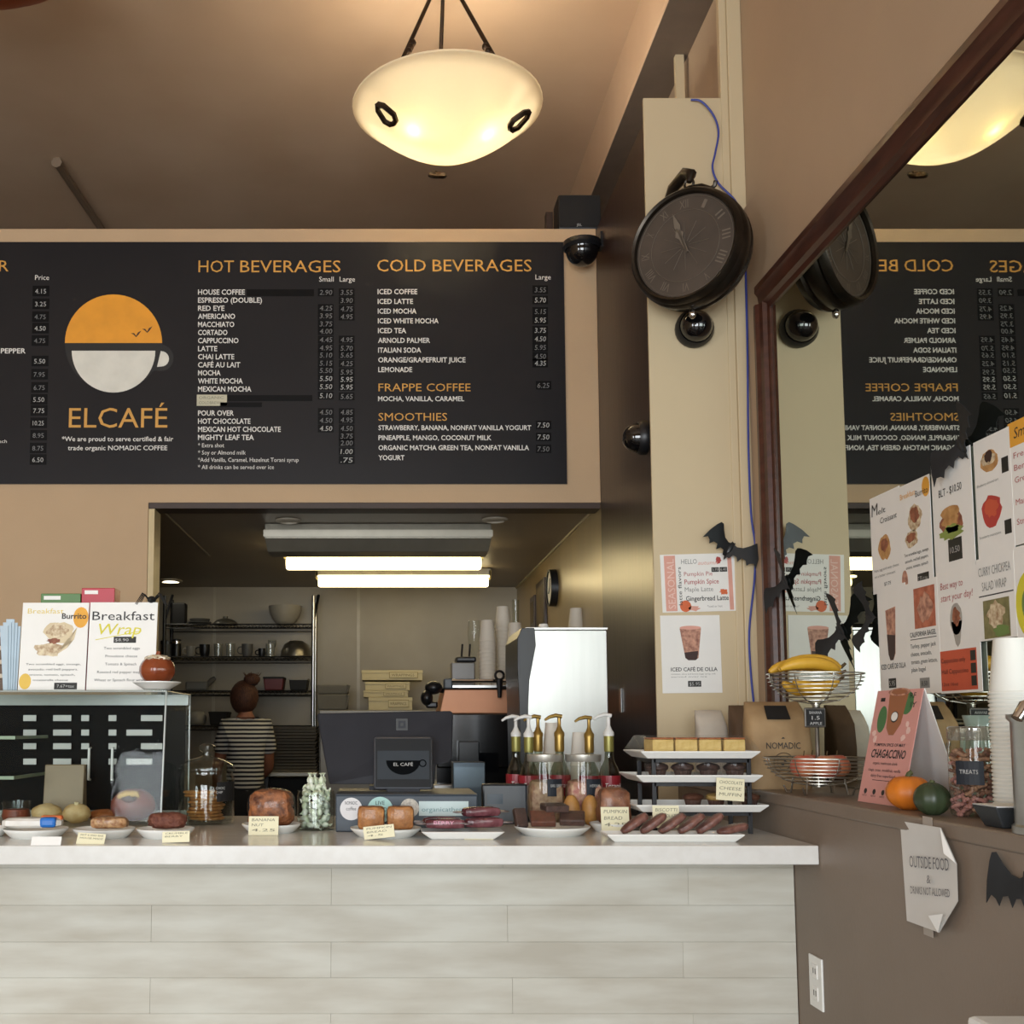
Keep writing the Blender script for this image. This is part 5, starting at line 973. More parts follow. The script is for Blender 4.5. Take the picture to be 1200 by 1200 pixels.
# ---------------- wire shelving
Ysh = 8.48; dsh = .30
zs = [atY(280, y, Ysh).z for y in (731, 769, 809, 850)]
xa, xb = atY(192, 770, Ysh).x, atY(367, 770, Ysh).x
sh = thing('wire_shelving', 'black wire shelving unit with four shelves on the kitchen back wall', 'shelves', (xa, Ysh, 0)); wS = xb-xa
ztp = atY(200, 698, Ysh).z
for x in (0, wS):
    for y in (0, dsh):
        b = MB(); b.tube([(x, y, 0), (x, y, ztp)], .014, 8); b.build('upright', steel if x else blackm, sh, 50)
for z in zs:
    b = MB()
    for y in (0, dsh): b.tube([(0, y, z-.004), (wS, y, z-.004)], .005, 6); b.tube([(0, y, z-.035), (wS, y, z-.035)], .004, 6)
    for k in range(41): x = wS*k/40; b.tube([(x, 0, z-.004), (x, dsh, z-.004)], .003, 4)
    for k in range(24): x = wS*k/24; b.tube([(x, 0, z-.035), (x+wS/48, 0, z-.004), (x+wS/24, 0, z-.035)], .002, 4)
    o = b.build('wire_shelf', blackm, sh, 50); o['kind'] = 'stuff'
for x in (0, wS): b = MB(); b.tube([(x, 0, ztp-.2), (x+.03, dsh*.5, ztp+.02)], .012, 6); b.build('top_brace', blackm, sh)
def on(px, i, dy=.12): return Vector((atY(px, 740, Ysh+dy).x, Ysh+dy, zs[i]+.0015))
def vessel(name, label, cat, px, i, prof, mat, dy=.1, n=20, grp=None, sc=1):
    q = on(px, i, dy); t = thing(name, label, cat, q, 0, grp); MB().lathe([(r*sc, z*sc) for r, z in prof], n).build('body', mat, t, 50); return t
cupP = [(0, .002), (.028, 0), (.036, .03), (.038, .085), (.035, .085), (.032, .03), (0, .008)]
dullw = M('dull_white_ceramic', '9c9a92', rough=.4); greyc = M('grey_ceramic', '5c5b58', rough=.5)
def handle(t, r, h, mat): b = MB(); b.ring((-r*1.1, 0, h*.5), h*.28, .005, 14, 5, ax='y'); b.build('handle', mat, t)
vessel('serving_bowl', 'large pale bowl on the top kitchen shelf', 'bowl', 334, 0, [(0, .004), (.06, 0), (.09, .03), (.12, .09), (.13, .145), (.126, .145), (.11, .08), (0, .012)], M('pale_bowl', '9a9384', rough=.5))
vessel('pan_lid', 'domed lid lying on the top kitchen shelf', 'lid', 264, 0, [(.10, 0), (.10, .008), (.07, .035), (.02, .05), (.02, .065), (0, .068)], M('dull_lid', '6a675e', rough=.4, metal=.4))
vessel('plate_stack', 'small stack of plates on the top kitchen shelf', 'plates', 234, 0, [(0, 0), (.06, 0), (.09, .015), (.09, .02), (.07, .022), (.08, .04), (.08, .045), (0, .04)], greyc)
q = on(210, 0); t = thing('coffee_grinder', 'dark box shaped grinder at the left of the top kitchen shelf', 'grinder', q); b = MB(); b.box((-.052, -.05, 0), (.052, .06, .17)); b.build('body', black_matte, t, 0, bevel=.01); b = MB(); b.lathe([(0, -.062), (.035, -.062), (.035, -.056)], 20, X=Matrix.Translation((0, 0, .09)) @ Matrix.Rotation(-PI/2, 4, 'X') @ Matrix.Translation((0, 0, .124))); b.build('dial', greyc, t, 50)
q = on(196, 1); t = thing('canister', 'tall grey canister at the left of the second kitchen shelf', 'canister', q); MB().lathe([(0, 0), (.05, 0), (.05, .10), (0, .10)], 20).build('body', greyc, t, 50); MB().lathe([(.052, .10), (.052, .125), (0, .13)], 20).build('lid', blackm, t, 50)
t = vessel('coffee_press', 'dark coffee press with steel band on the second kitchen shelf', 'coffee press', 207, 1, [(0, 0), (.038, 0), (.038, .13), (.03, .135), (0, .14)], blackm, .08); MB().lathe([(.0385, .10), (.0395, .10), (.0395, .12), (.0385, .12)], 20).build('band', chrome, t)
for px, nm, m_, sc, lb in ((224, 'mug', dullw, .95, 'white mug near the left of the second kitchen shelf'), (240, 'mug', blackm, 1.1, 'black mug on a saucer on the second kitchen shelf'), (290, 'mug', greyc, 1.15, 'grey tumbler on the second kitchen shelf'), (307, 'mug', blackm, .75, 'small black mug near the right of the second kitchen shelf')):
    t = vessel(nm, lb, 'mug', px, 1, cupP, m_, .08, sc=sc, grp='mugs on the second kitchen shelf'); handle(t, .038*sc, .085*sc, m_)
for px, lb in ((256, 'first clear tumbler on the second kitchen shelf'), (270, 'second clear tumbler on the second kitchen shelf'), (317, 'third clear tumbler on the second kitchen shelf')): vessel('glass_tumbler', lb, 'glass', px, 1, [(0, .004), (.03, 0), (.036, .10), (.033, .10), (.028, .01), (0, .008)], glassM('dusty_glass', 'dfe2de', 1, .1, .05, 'c9c9c2', .3), .08, grp='tumblers on the second kitchen shelf')
vessel('goblet', 'tall glass goblet beside the steel bowl', 'glass', 319, 1, [(0, .0), (.03, 0), (.005, .01), (.005, .06), (.03, .09), (.034, .14), (.031, .14), (0, .065)], MC['dusty_glass'], .23)
t = vessel('mixing_bowl', 'upturned steel mixing bowl at the right of the second kitchen shelf', 'bowl', 347, 1, [(.128, 0), (.12, .004), (.115, .05), (.09, .10), (.05, .125), (0, .13)], M('worn_steel', '8f8a80', rough=.3, metal=.9), .13)
# shelf three bins, shelf four bowl
def bin_(name, label, px0, px1, i, h_, mat, hand=None, dy=.03):
    a, c = on(px0, i, dy), on(px1, i, dy); t = thing(name, label, 'bin', ((a.x+c.x)/2, a.y, a.z)); w2 = (c.x-a.x)/2; b = MB(); b.frus((-w2*.85, 0, w2*.85, .2), (-w2, -.01, w2, .21), 0, h_); b.build('bin', mat, t, 0, bevel=.008)
    b = MB(); b.frus((-w2*1.02, -.014, w2*1.02, .214), (-w2*1.02, -.014, w2*1.02, .214), h_-.012, h_+.003); b.build('rim', hand or black_matte, t, 0, bevel=.003)
bin_('storage_bin', 'dark red storage bin on the third kitchen shelf', 309, 333, 2, .10, M('dark_red_plastic', '5e1c1e', rough=.5)); bin_('storage_bin', 'black storage bin with pale ends on the third kitchen shelf', 339, 361, 2, .09, black_matte, M('pale_bin_rim', '8a8478', rough=.5))
q = on(236, 2); t = thing('slicer', 'grey slicer with a tilted arm on the third kitchen shelf', 'slicer', q); b = MB(); b.box((-.11, -.05, 0), (.06, .06, .07)); b.build('body', M('slicer_grey', '6f706c', rough=.4), t, 0, bevel=.012); b = MB(); b.tube([(.04, -.02, .03), (.09, -.02, .08), (.115, -.02, .10)], [.02, .022, .014], 8); b.build('arm', greyc, t)
vessel('bread_bowl', 'white rounded bowl on the lowest visible kitchen shelf', 'bowl', 232, 3, [(0, .11), (.05, .105), (.075, .07), (.07, .02), (.05, 0), (0, 0)], dullw)
bin_('black_tub', 'black tub on the lowest visible kitchen shelf', 246, 268, 3, .10, black_matte)
# ---------------- cabinet with boxes and crates, table with sheet pans
Yc2 = 8.15; zc2 = atY(440, 832, Yc2).z
a, c = atY(374, 840, Yc2), atY(520, 840, Yc2); t = thing('steel_cabinet', 'grey steel kitchen cabinet hidden behind the register screen', 'cabinet', ((a.x+c.x)/2, Yc2, 0)); w2 = (c.x-a.x)/2
b = MB(); b.box((-w2, 0, .06), (w2, .55, zc2)); b.build('body', M('cabinet_grey', '7e7a72', rough=.4, metal=.4), t, 0, bevel=.006); b = MB(); b.box((-w2+.01, -.02, .1), (-.004, 0, zc2-.03)); dd = b.build('door', M('cabinet_grey'), t, 0, bevel=.004); b = MB(); b.tube([(-.03, -.05, .8), (-.03, -.05, 1.1)], .008, 6); b.build('handle', chrome, dd)
for x in (-w2+.05, w2-.05): b = MB(); b.box((x-.02, .05, 0), (x+.02, .5, .06)); b.build('foot', blackm, t, 0)
pastry = M('pastry_box_card', 'c9bd98', col2='bfb28c', rough=.7, scale=6)
for k, (x0, x1, yt, yb, lb) in enumerate(((424, 495, 785, 797, 'top pale yellow pastry box of the pile behind the register'), (428, 480, 799, 809, 'second pale yellow pastry box of the pile behind the register'), (426, 478, 809, 817, 'third pale yellow pastry box of the pile behind the register'), (432, 483, 817, 830, 'bottom pale yellow pastry box of the pile behind the register'))):
    Y = Yc2+.06; a, c = atY(x0, yb, Y), atY(x1, yt, Y)
    z0 = (zc2+.001) if k == 3 else a.z
    t = thing('pastry_box', lb, 'box', ((a.x+c.x)/2, Y, z0), 0, 'pastry boxes on the cabinet'); w2 = (c.x-a.x)/2; h_ = c.z-z0-.002
    b = MB(); b.box((-w2, 0, 0), (w2, .3, h_*.72)); b.build('tray', pastry, t, 0, bevel=.002); b = MB(); b.box((-w2*1.01, -.006, h_*.70), (w2*1.01, .306, h_)); b.build('lid', pastry, t, 0, bevel=.002)
    b = MB(); b.box((-w2*.1, -.0075, h_*.2), (w2*.85, -.006, h_*.8)); lb_ = b.build('label_frame', M('label_outline', '8a7a4c', rough=.7), t, 0); b = MB(); b.box((-w2*.08, -.0082, h_*.25), (w2*.83, -.0074, h_*.75)); b.build('label_panel', pastry, lb_, 0); MB().text('WRAPPINGS', (-w2*.02, -.009, h_*.38), X1, Z1, h_*.26, w2*.75).build('lettering', M('label_ink', '6f6038'), lb_, 0)
a, c = atY(394, 830, Yc2), atY(411, 800, Yc2); 
for k, (yt, yb) in enumerate(((802, 813), (813, 831))):
    x0, x1 = atY(370, 820, Yc2).x, atY(409-k*1, 820, Yc2).x; z0 = atY(390, yb, Yc2).z if k == 0 else zc2+.001; z1 = atY(390, yt, Yc2).z-.002
    t = thing('fabric_crate', ('upper grey fabric crate beside the pastry boxes', 'lower grey fabric crate beside the pastry boxes')[k], 'crate', ((x0+x1)/2, Yc2+.04, z0), 0, 'grey crates'); w2 = (x1-x0)/2; b = MB(); b.frus((-w2*.9, 0, w2*.9, .25), (-w2*.98, -.01, w2*.98, .26), 0, z1-z0); b.build('crate', M('grey_felt', '6d6a62', rough=.8, bump=.2, bscale=60), t, 0, bevel=.01); b = MB(); b.tube([(w2*.9, -.008, (z1-z0)*.2), (w2*1.02, -.012, (z1-z0)*.9), (w2*.86, -.014, (z1-z0)*.95)], .008, 6); b.build('strap', M('grey_felt'), t)
# table with stack of sheet pans
Yt2 = 7.98; zt2 = atY(345, 905, Yt2).z; x0, x1 = atY(306, 905, Yt2).x, atY(372, 905, Yt2).x
t = thing('prep_table', 'pale edged prep table under the stack of sheet pans', 'table', ((x0+x1)/2, Yt2, 0)); w2 = (x1-x0)/2
b = MB(); b.box((-w2, 0, zt2-.03), (w2, .46, zt2)); b.build('top', M('prep_top', 'a5a39a', rough=.3, metal=.3), t, 0, bevel=.004)
for x in (-w2+.03, w2-.03):
    for y in (.03, .43): b = MB(); b.box((x-.02, y-.02, 0), (x+.02, y+.02, zt2-.03)); b.build('leg', blackm, t, 0)
b = MB(); b.box((-w2+.02, .25, .1), (w2-.02, .27, zt2-.05)); b.build('back_panel', black_matte, t, 0)
pan = None; xc = atY(338, 880, Yt2).x; npan = 15; zpt = atY(340, 851, Yt2).z; st = (zpt-zt2)/npan
for k in range(npan):
    if pan is None:
        b = MB(); w_, d_ = .20, .16; b.add([(-w_*.94, -d_*.94, 0), (w_*.94, -d_*.94, 0), (w_*.94, d_*.94, 0), (-w_*.94, d_*.94, 0), (-w_, -d_, st*.86), (w_, -d_, st*.86), (w_, d_, st*.86), (-w_, d_, st*.86), (-w_*1.02, -d_*1.02, st*.88), (w_*1.02, -d_*1.02, st*.88), (w_*1.02, d_*1.02, st*.88), (-w_*1.02, d_*1.02, st*.88)], [(3, 2, 1, 0)]+[(i, (i+1) % 4, 4+(i+1) % 4, 4+i) for i in range(4)]+[(4+i, 4+(i+1) % 4, 8+(i+1) % 4, 8+i) for i in range(4)])
        o = b.build('sheet_pan', M('dull_aluminium', '8a857a', rough=.45, metal=.6, rnd=.15), None, 0, bevel=.002); pan = o
    else: o = pan.copy(); COL.objects.link(o)
    o.location = (xc+random.uniform(-.006, .006), Yt2+.2+random.uniform(-.004, .004), zt2+.001+k*st); tag(o, 'dull aluminium sheet pan in the stack beside the person', 'pan', 'stacked sheet pans')
# ---------------- person
skin_ = M('skin', 'a06a50', col2='935f47', rough=.55, scale=5); hair_ = M('auburn_hair', '3a2116', col2='5c3622', rough=.7, scale=30, stretch=(6, 6, 1), bump=.4); jean = M('dark_trousers', '16171c', rough=.8)
stripe = M('striped_jersey', 'd2cfc6', rough=.85)
nt = stripe.node_tree; N = nt.nodes; L = nt.links; bs = N['Principled BSDF']
tc = N.new('ShaderNodeTexCoord'); wv = N.new('ShaderNodeTexWave'); wv.wave_type = 'BANDS'; wv.bands_direction = 'Z'; wv.inputs['Scale'].default_value = 11; wv.inputs['Distortion'].default_value = .5; wv.inputs['Detail Scale'].default_value = 1.0
L.new(tc.outputs['Object'], wv.inputs['Vector']); cr = N.new('ShaderNodeValToRGB'); cr.color_ramp.elements[0].position = .46; cr.color_ramp.elements[1].position = .54; cr.color_ramp.elements[0].color = hx('23262f'); cr.color_ramp.elements[1].color = hx('d2cfc6'); L.new(wv.outputs['Fac'], cr.inputs[0]); L.new(cr.outputs[0], bs.inputs['Base Color'])
Yp2 = 7.62; xp = atY(288, 870, Yp2).x
per = thing('person', 'person seen from behind in a striped short sleeve top with hair in a bun', 'person', (xp, Yp2, 0), rot=(0, 0, math.radians(14)))
def skin_obj(name, verts, edges, radii, mat, sub=2, root=0):
    me = bpy.data.meshes.new(name); me.from_pydata([Vector(v) for v in verts], edges, []); me.materials.append(mat)
    o = bpy.data.objects.new(name, me); COL.objects.link(o); o.parent = per
    m = o.modifiers.new('skin', 'SKIN'); m.use_smooth_shade = True
    for i, r_ in enumerate(radii): me.skin_vertices[0].data[i].radius = r_ if isinstance(r_, tuple) else (r_, r_)
    me.skin_vertices[0].data[root].use_root = True
    s2 = o.modifiers.new('sub', 'SUBSURF'); s2.levels = sub; s2.render_levels = sub
    return o
HZ = atY(285, 799, Yp2).z                                 # crown height
k = HZ/1.70
V = [(0, 0, .94), (0, .0, 1.08), (0, .01, 1.24), (0, .0, 1.38), (0, .015, 1.46), (-.005, .03, 1.53), (-.005, .04, 1.60), (-.005, .045, 1.655)]
R_ = [(.145, .11), (.125, .095), (.145, .105), (.15, .09), (.055, .055), (.06, .065), (.072, .088), (.045, .055)]
E = [(i, i+1) for i in range(7)]
def limb(start, pts, rad):
    global V, E, R_
    pv = start
    for p_, r_ in zip(pts, rad): V.append(p_); R_.append(r_); E.append((pv, len(V)-1)); pv = len(V)-1
    return pv
for sx in (-1, 1):
    if sx < 0: hnd = limb(3, [(-.155, 0, 1.37), (-.205, .02, 1.22), (-.235, .06, 1.10), (-.22, .22, 1.00), (-.21, .29, .985)], [.06, .048, .042, .032, .030])
    else: hnd = limb(3, [(.155, 0, 1.37), (.20, .03, 1.22), (.215, .10, 1.10), (.16, .27, 1.03), (.14, .33, 1.02)], [.06, .048, .042, .032, .030])
    hp = V[hnd]
    for j, (dx, ln) in enumerate(((-.026, .06), (-.009, .07), (.009, .066), (.025, .052))): limb(hnd, [(hp[0]+dx, hp[1]+.045, hp[2]-.005), (hp[0]+dx, hp[1]+.045+ln*.6, hp[2]-.025), (hp[0]+dx, hp[1]+.045+ln*.8, hp[2]-.05)], [.009, .008, .007])
    limb(hnd, [(hp[0]-sx*.035, hp[1]+.01, hp[2]-.005), (hp[0]-sx*.05, hp[1]+.045, hp[2]-.02)], [.010, .008])
    limb(0, [(sx*.09, .0, .84), (sx*.095, .01, .48), (sx*.095, -.01, .09), (sx*.10, .12, .035)], [.085, .058, .042, .035])
V = [(x*k*.80, y*k, z*k) for x, y, z in V]; R_ = [(r_[0]*.85, r_[1]) if isinstance(r_, tuple) else r_*.92 for r_ in R_]
skin_obj('body', V, E, R_, skin_)
TV = [(0, 0, .90), (0, .0, 1.08), (0, .01, 1.24), (0, .0, 1.37), (0, .008, 1.45), (-.16, 0, 1.39), (-.195, .015, 1.27), (-.213, .028, 1.20), (.16, 0, 1.39), (.195, .02, 1.27), (.208, .04, 1.20)]
skin_obj('striped_top', [(x*k*.80, y*k, z*k) for x, y, z in TV], [(0, 1), (1, 2), (2, 3), (3, 4), (3, 5), (5, 6), (6, 7), (3, 8), (8, 9), (9, 10)], [(.15, .135), (.136, .12), (.142, .122), (.152, .118), (.085, .085), .080, .068, .062, .080, .064, .062], stripe)
skin_obj('trousers', [(x*k, y*k, z*k) for x, y, z in [(0, 0, 1.06), (0, 0, .93), (.095, 0, .82), (.10, .01, .48), (.10, -.01, .12), (-.095, 0, .82), (-.10, .01, .48), (-.10, -.01, .12)]], [(0, 1), (1, 2), (2, 3), (3, 4), (1, 5), (5, 6), (6, 7)], [(.15, .115), (.16, .13), .10, .072, .062, .10, .072, .062], jean)
for sx in (-1, 1): b = MB(); b.ell((sx*.105*k, .07*k, .045), (.05, .14, .05), 16, 10, fn=sup(2.6)); b.build('shoe', black_matte, per)
b = MB(); b.ell((-.012*k, .02*k, 1.595*k), (.098, .112, .118), 24, 16, fn=lambda d: (1+.03*noise.noise(d*6))*(1 if d.y < .45 or d.z > .35 else .80)); hr = b.build('hair', hair_, per)
b = MB(); b.ell((.035*k, -.02*k, 1.715*k), (.056, .052, .044), 18, 12, fn=lump(3, .16, 4)); b.build('bun', hair_, hr); b = MB(); b.ring((.033*k, -.015*k, 1.685*k), .033, .008, 18, 6); b.build('hair_tie', black_matte, hr)
b = MB()
for j in range(7): a_ = j*.9; b.tube([(.035*k, -.02*k, 1.73*k), (.035*k+.05*math.cos(a_), -.02*k+.05*math.sin(a_), 1.745*k), (.035*k+.065*math.cos(a_), -.02*k+.06*math.sin(a_), 1.765*k)], [.006, .004, .001], 4)
b.build('loose_strands', hair_, hr)
# ---------------- back counter, espresso machine, steel brewer
zbc = 1.0; YBC = 4.45
t = thing('back_counter', 'dark back counter carrying the espresso machine and steel brewer', 'counter', (0, YBC, 0))
b = MB(); b.box((.02, 0, 0), (XD-.004, 1.95, zbc-.03)); b.build('body', M('back_counter_black', '1a1a1c', rough=.5), t, 0); b = MB(); b.box((0, -.02, zbc-.03), (XD-.003, 1.97, zbc)); b.build('worktop', M('back_worktop', '2a2a2c', rough=.3), t, 0, bevel=.004)
Ye = 5.75; se = PM(Ye)
def ep(px, py, Y=Ye): return atY(px, py, Y)-Vector((0, Ye, zbc))
t = thing('espresso_machine', 'espresso machine with copper back panel and chrome cup rail', 'espresso machine', (0, Ye, zbc))
copper = M('satin_copper', 'c8906c', col2='bd8462', rough=.45, metal=.35, scale=4)
x0, x1 = ep(513, 830).x, ep(686, 830).x
def prismY(poly, y0, y1, name, mat, par, bev=.004):
    b = MB(); vs = [Vector((q.x, y0, q.z)) for q in poly]; n = len(vs); b.add(vs+[v+Y1*(y1-y0) for v in vs], [tuple(range(n)), tuple(range(n, 2*n))[::-1]]+[(i, n+i, n+(i+1) % n, (i+1) % n) for i in range(n)]); return b.build(name, mat, par, 0, bevel=bev)
prismY([ep(*q) for q in ((521, 808), (686, 808), (686, 836), (515, 836))][::-1], 0, .45, 'copper_panel', copper, t)
bp_ = [ep(508, 836), ep(686, 836), ep(686, 900), ep(512, 900)]; z0 = 0
prismY([Vector((q.x, 0, q.z)) for q in bp_][::-1], -.012, .46, 'black_body', M('gloss_black_panel', '101114', rough=.15, coat=.4), t, .008)
b = MB(); b.box((bp_[3].x, .02, .10), (x1, .44, bp_[3].z+.004)); b.build('lower_body', M('gloss_black_panel'), t, 0)
b = MB(); b.box((bp_[3].x-.02, -.06, .04), (x1, .46, .10)); b.build('drip_tray', steel, t, 0, bevel=.004)
for x in (bp_[3].x+.04, x1-.05):
    for y in (.03, .40): b = MB(); b.lathe([(0, 0), (.022, 0), (.018, .04), (0, .04)], 12, (x, y, 0)); b.build('foot', blackm, t, 50)
q0, q1 = ep(525, 798), ep(686, 806); b = MB(); b.box((q0.x, -.02, q1.z), (q1.x, .46, q1.z+.012)); b.build('cup_tray', steel, t, 0); b = MB(); b.tube([(q0.x, -.02, q0.z), (q1.x, -.02, q0.z)], .010, 8); b.build('cup_rail', chrome, t)
c_ = ep(525, 799); b = MB(); b.cbox((c_.x, .0, c_.z-.01), (.045, .06, .055)); b.build('corner_cap', M('slate_cap', '4a525a', rough=.4), t, 0, bevel=.008)
b = MB(); k0 = ep(508, 806); k1 = ep(500, 818); b.ell((k0.x, -.01, k0.z), (.045, .05, .035), 16, 10); b.ell((k1.x, -.02, k1.z), (.032, .05, .04), 16, 10); b.tube([(k0.x, 0, k0.z), (k0.x+.08, .05, k0.z-.02)], .015, 8); b.build('steam_knobs', blackm, t)
b = MB(); g0 = ep(506, 826); b.cbox((g0.x, 0, g0.z), (.06, .06, .035)); b.build('group_lever', blackm, t, 0, bevel=.01)
b = MB(); h0 = ep(585, 787, Ye-.05); b.ring((h0.x, -.06, h0.z-.02), .022, .007, 16, 6, ax='y'); b.tube([(h0.x, -.06, h0.z-.04), (h0.x, -.06, ep(585, 818).z)], [.018, .010], 8); b.tube([(h0.x, -.06, ep(585, 806).z), (h0.x+.10, -.05, ep(585, 806).z)], .008, 6); b.build('milk_wand_bracket', blackm, t)
b = MB(); b.box((ep(536, 880).x, -.08, .10), (ep(560, 880).x, -.015, .32)); b.build('side_panel', M('side_graphite', '24272b', rough=.2), t, 0, bevel=.005)
c_ = ep(571, 858); b = MB(); b.box((c_.x-.055, -.014, .16), (c_.x+.055, -.0125, .26)); b.build('badge_window', M('dark_glass', '0e1116', rough=.06), t, 0)
t = thing('knock_box', 'blue grey steel box below the espresso machine', 'box', (atY(549, 905, 5.2).x, 5.16, zbc)); zz = atY(549, 893, 5.16).z-zbc; b = MB(); b.box((-.075, 0, 0), (.075, .12, zz)); b.build('body', M('blue_steel', '55626c', rough=.3, metal=.5), t, 0, bevel=.004); b = MB(); b.box((-.07, -.004, zz*.5), (.07, 0, zz*.9)); b.build('panel', M('blue_steel_light', '7e909c', rough=.25, metal=.4), t, 0)
# cups on the espresso machine
ztray = q1.z+.012+zbc+.001
cupd = None
stacks = [(571.5, 5.87, 727, 'left'), (590, 6.0, 711, 'tall rear'), (604, 5.87, 730, 'front right'), (676, 6.02, 713, 'far right')]
for px, Y, top, nm in stacks:
    x = atY(px, 780, Y).x; zt_ = atY(px, top, Y).z; hc = .115; n_ = max(1, int((zt_-ztray-hc)/.021)+1); zz = zt_-hc-(n_-1)*.021
    if px > 660: zz = zt_-hc-(n_-1)*.021
    for j in range(n_):
        if cupd is None: o = cup_mesh(.046, hc).build('espresso_paper_cup', M('espresso_cup_paper', 'd2cabb', rough=.6, var=.03), None, 50); cupd = o.data
        else: o = bpy.data.objects.new('espresso_paper_cup', cupd); COL.objects.link(o)
        o.location = (x, Y, (ztray if px < 660 else 1.0+.0)+0 if j == 0 and px < 660 else zz+j*.021); tag(o, 'upturned paper cup in the %s stack above the espresso machine' % nm, 'cup', 'paper cups on the espresso machine')
o = bpy.data.objects.new('espresso_paper_cup', cupd); COL.objects.link(o); o.location = (atY(584, 790, 5.80).x, 5.80, ztray); o.scale = (.8, .8, .6); tag(o, 'short upturned cup at the front of the espresso machine top', 'cup', 'paper cups on the espresso machine')
t = thing('milk_pitcher', 'grey plastic bin with black lid handle on the espresso machine', 'container', (atY(543, 795, 5.85).x, 5.85, ztray)); zz = atY(543, 776, 5.85).z-ztray; w2 = 14/PM(5.85)
b = MB(); b.box((-w2, 0, 0), (w2, .12, zz)); b.build('bin', M('smoke_plastic', '6a655c', rough=.25), t, 0, bevel=.006); b = MB(); b.box((-w2*.6, -.005, zz), (w2*1.1, .12, zz+.03)); ldo = b.build('lid', blackm, t, 0, bevel=.01); b = MB(); hh_ = atY(543, 754, 5.85).z-ztray
for x in (-w2*.1, w2*.55): b.tube([(x, .05, zz+.02), (x+.006, .05, hh_)], .006, 6)
b.build('wire_handle', blackm, ldo)
vz = thing('wine_glass', 'stemmed clear glass behind the cup stacks', 'glass', (atY(556, 790, 6.06).x, 6.06, ztray)); MB().lathe([(0, 0), (.03, 0), (.005, .006), (.005, .07), (.03, .10), (.036, .14), (.030, .17)], 20).build('glass', clear, vz, 50); vz.scale = (1, 1, (atY(556, 727, 6.06).z-ztray)/.17)
for k, px in enumerate((605,)):
    vz = thing('tall_glass', 'tall clear glass tube standing behind the cup stacks', 'glass', (atY(px, 780, 6.12).x, 6.12, ztray)); MB().lathe([(0, 0), (.02, 0), (.016, .1), (.02, .2), (.017, .2), (.012, .1), (0, .005)], 16).build('glass', clear, vz, 50); vz.scale = (1, 1, (atY(px, 703, 6.12).z-ztray)/.2)
# steel brewer
Yb2 = 4.56
def bpnt(px, py): return atY(px, py, Yb2)-Vector((0, Yb2, zbc))
t = thing('steel_brewer', 'tall stainless steel brewer with black curved front', 'brewer', (0, Yb2, zbc))
brush = M('bright_brushed_steel', 'b4b4b0', rough=.33, metal=1, scale=5, stretch=(9, 1, .6), var=.05, bump=.03)
tp0, tp1 = bpnt(617, 737), bpnt(711, 735)
b = MB(); b.box((tp0.x, 0, .02), (tp1.x, .42, tp1.z-.012)); b.build('side_panel', brush, t, 0, bevel=.003); b = MB(); b.box((tp0.x-.004, -.004, tp1.z-.012), (tp1.x+.004, .424, tp1.z)); b.build('top_panel', steel, t, 0, bevel=.002)
fp = [bpnt(*q) for q in ((606, 748), (611, 736), (626, 736), (627.5, 757), (620, 797), (618, 840), (619.5, 900), (621, 960), (611, 960), (609.5, 880), (608, 820), (606, 780))]
for q in fp: q.z = max(q.z, .02)
prismY(fp, -.012, .43, 'front_moulding', blackm, t, .003)
b = MB(); b.box((tp0.x, .02, 0), (tp1.x, .4, .02)); b.build('base', blackm, t, 0)
t = thing('upturned_cup', 'single white cup on top of the steel brewer', 'cup', (atY(637, 734, Yb2+.2).x, Yb2+.2, zbc+tp1.z+.001)); cup_mesh(.026, .03).build('cup', white, t, 50)
# steel plate on the dark panel
a = atX(728, 821, XD); b = MB(); b.box((-.006, -.02, -.055), (0, .02, .055)); o = b.build('door_plate', steel, None, 0, bevel=.002); o.location = (XD-.0005, a.y, a.z); tag(o, 'narrow steel push plate on the dark wood panel', 'plate')
# ================================================================ LEDGE ITEMS
wirem = M('steel_wire', 'a8a49a', rough=.3, metal=.9)
p = lpt(960, 931); p.x = min(p.x, XM-.155); Yk = p.y; s_ = PM(Yk)
t = thing('fruit_basket', 'two tier steel wire fruit basket on the ledge', 'basket', (p.x, Yk, LZ))
def bowl(zr, R, dep, n=9, nr=8):
    for i in range(n):
        f_ = i/(n-1); r_ = R*math.sin(math.acos(max(0, min(1, 1-f_)))) if i else 0
        z = zr-dep+dep*f_**1.0; r_ = R*(1-(1-f_)**2)**.5
        if r_ < .012: r_ = .012
        b = MB(); b.ring((0, 0, z), r_, .0022 if i == n-1 else .0014, 40, 5); b.build('wire_ring', wirem, t, 60)
    for k in range(nr):
        a_ = 2*PI*k/nr; pts = []
        for i in range(9): f_ = i/8; pts.append((math.cos(a_)*R*(1-(1-f_)**2)**.5, math.sin(a_)*R*(1-(1-f_)**2)**.5, zr-dep+dep*f_))
        b = MB(); b.tube(pts, .0015, 5); b.build('wire_rib', wirem, t, 60)
R1 = 54/s_; z1 = atY(960, 790, Yk).z-LZ; R2 = min(.145, 66/s_); z2 = atY(960, 888, Yk).z-LZ
d2 = z2-.022
bowl(z1, R1, .085); bowl(z2, R2, d2)
MB().lathe([(0, z2-d2), (.006, z2-d2), (.006, z1-.085), (.011, z1-.08), (.011, z1-.11), (.006, z1-.115)], 12).build('pole', wirem, t, 50)
for k in range(4):
    a_ = PI/4+k*PI/2; b = MB(); c_ = Vector((math.cos(a_), math.sin(a_), 0)); b.tube([c_*R2*.50+Z1*.045, c_*R2*.56+Z1*.003, c_*R2*.64+Z1*.003, c_*R2*.70+Z1*.022], .0026, 6); b.build('foot', wirem, t, 60)
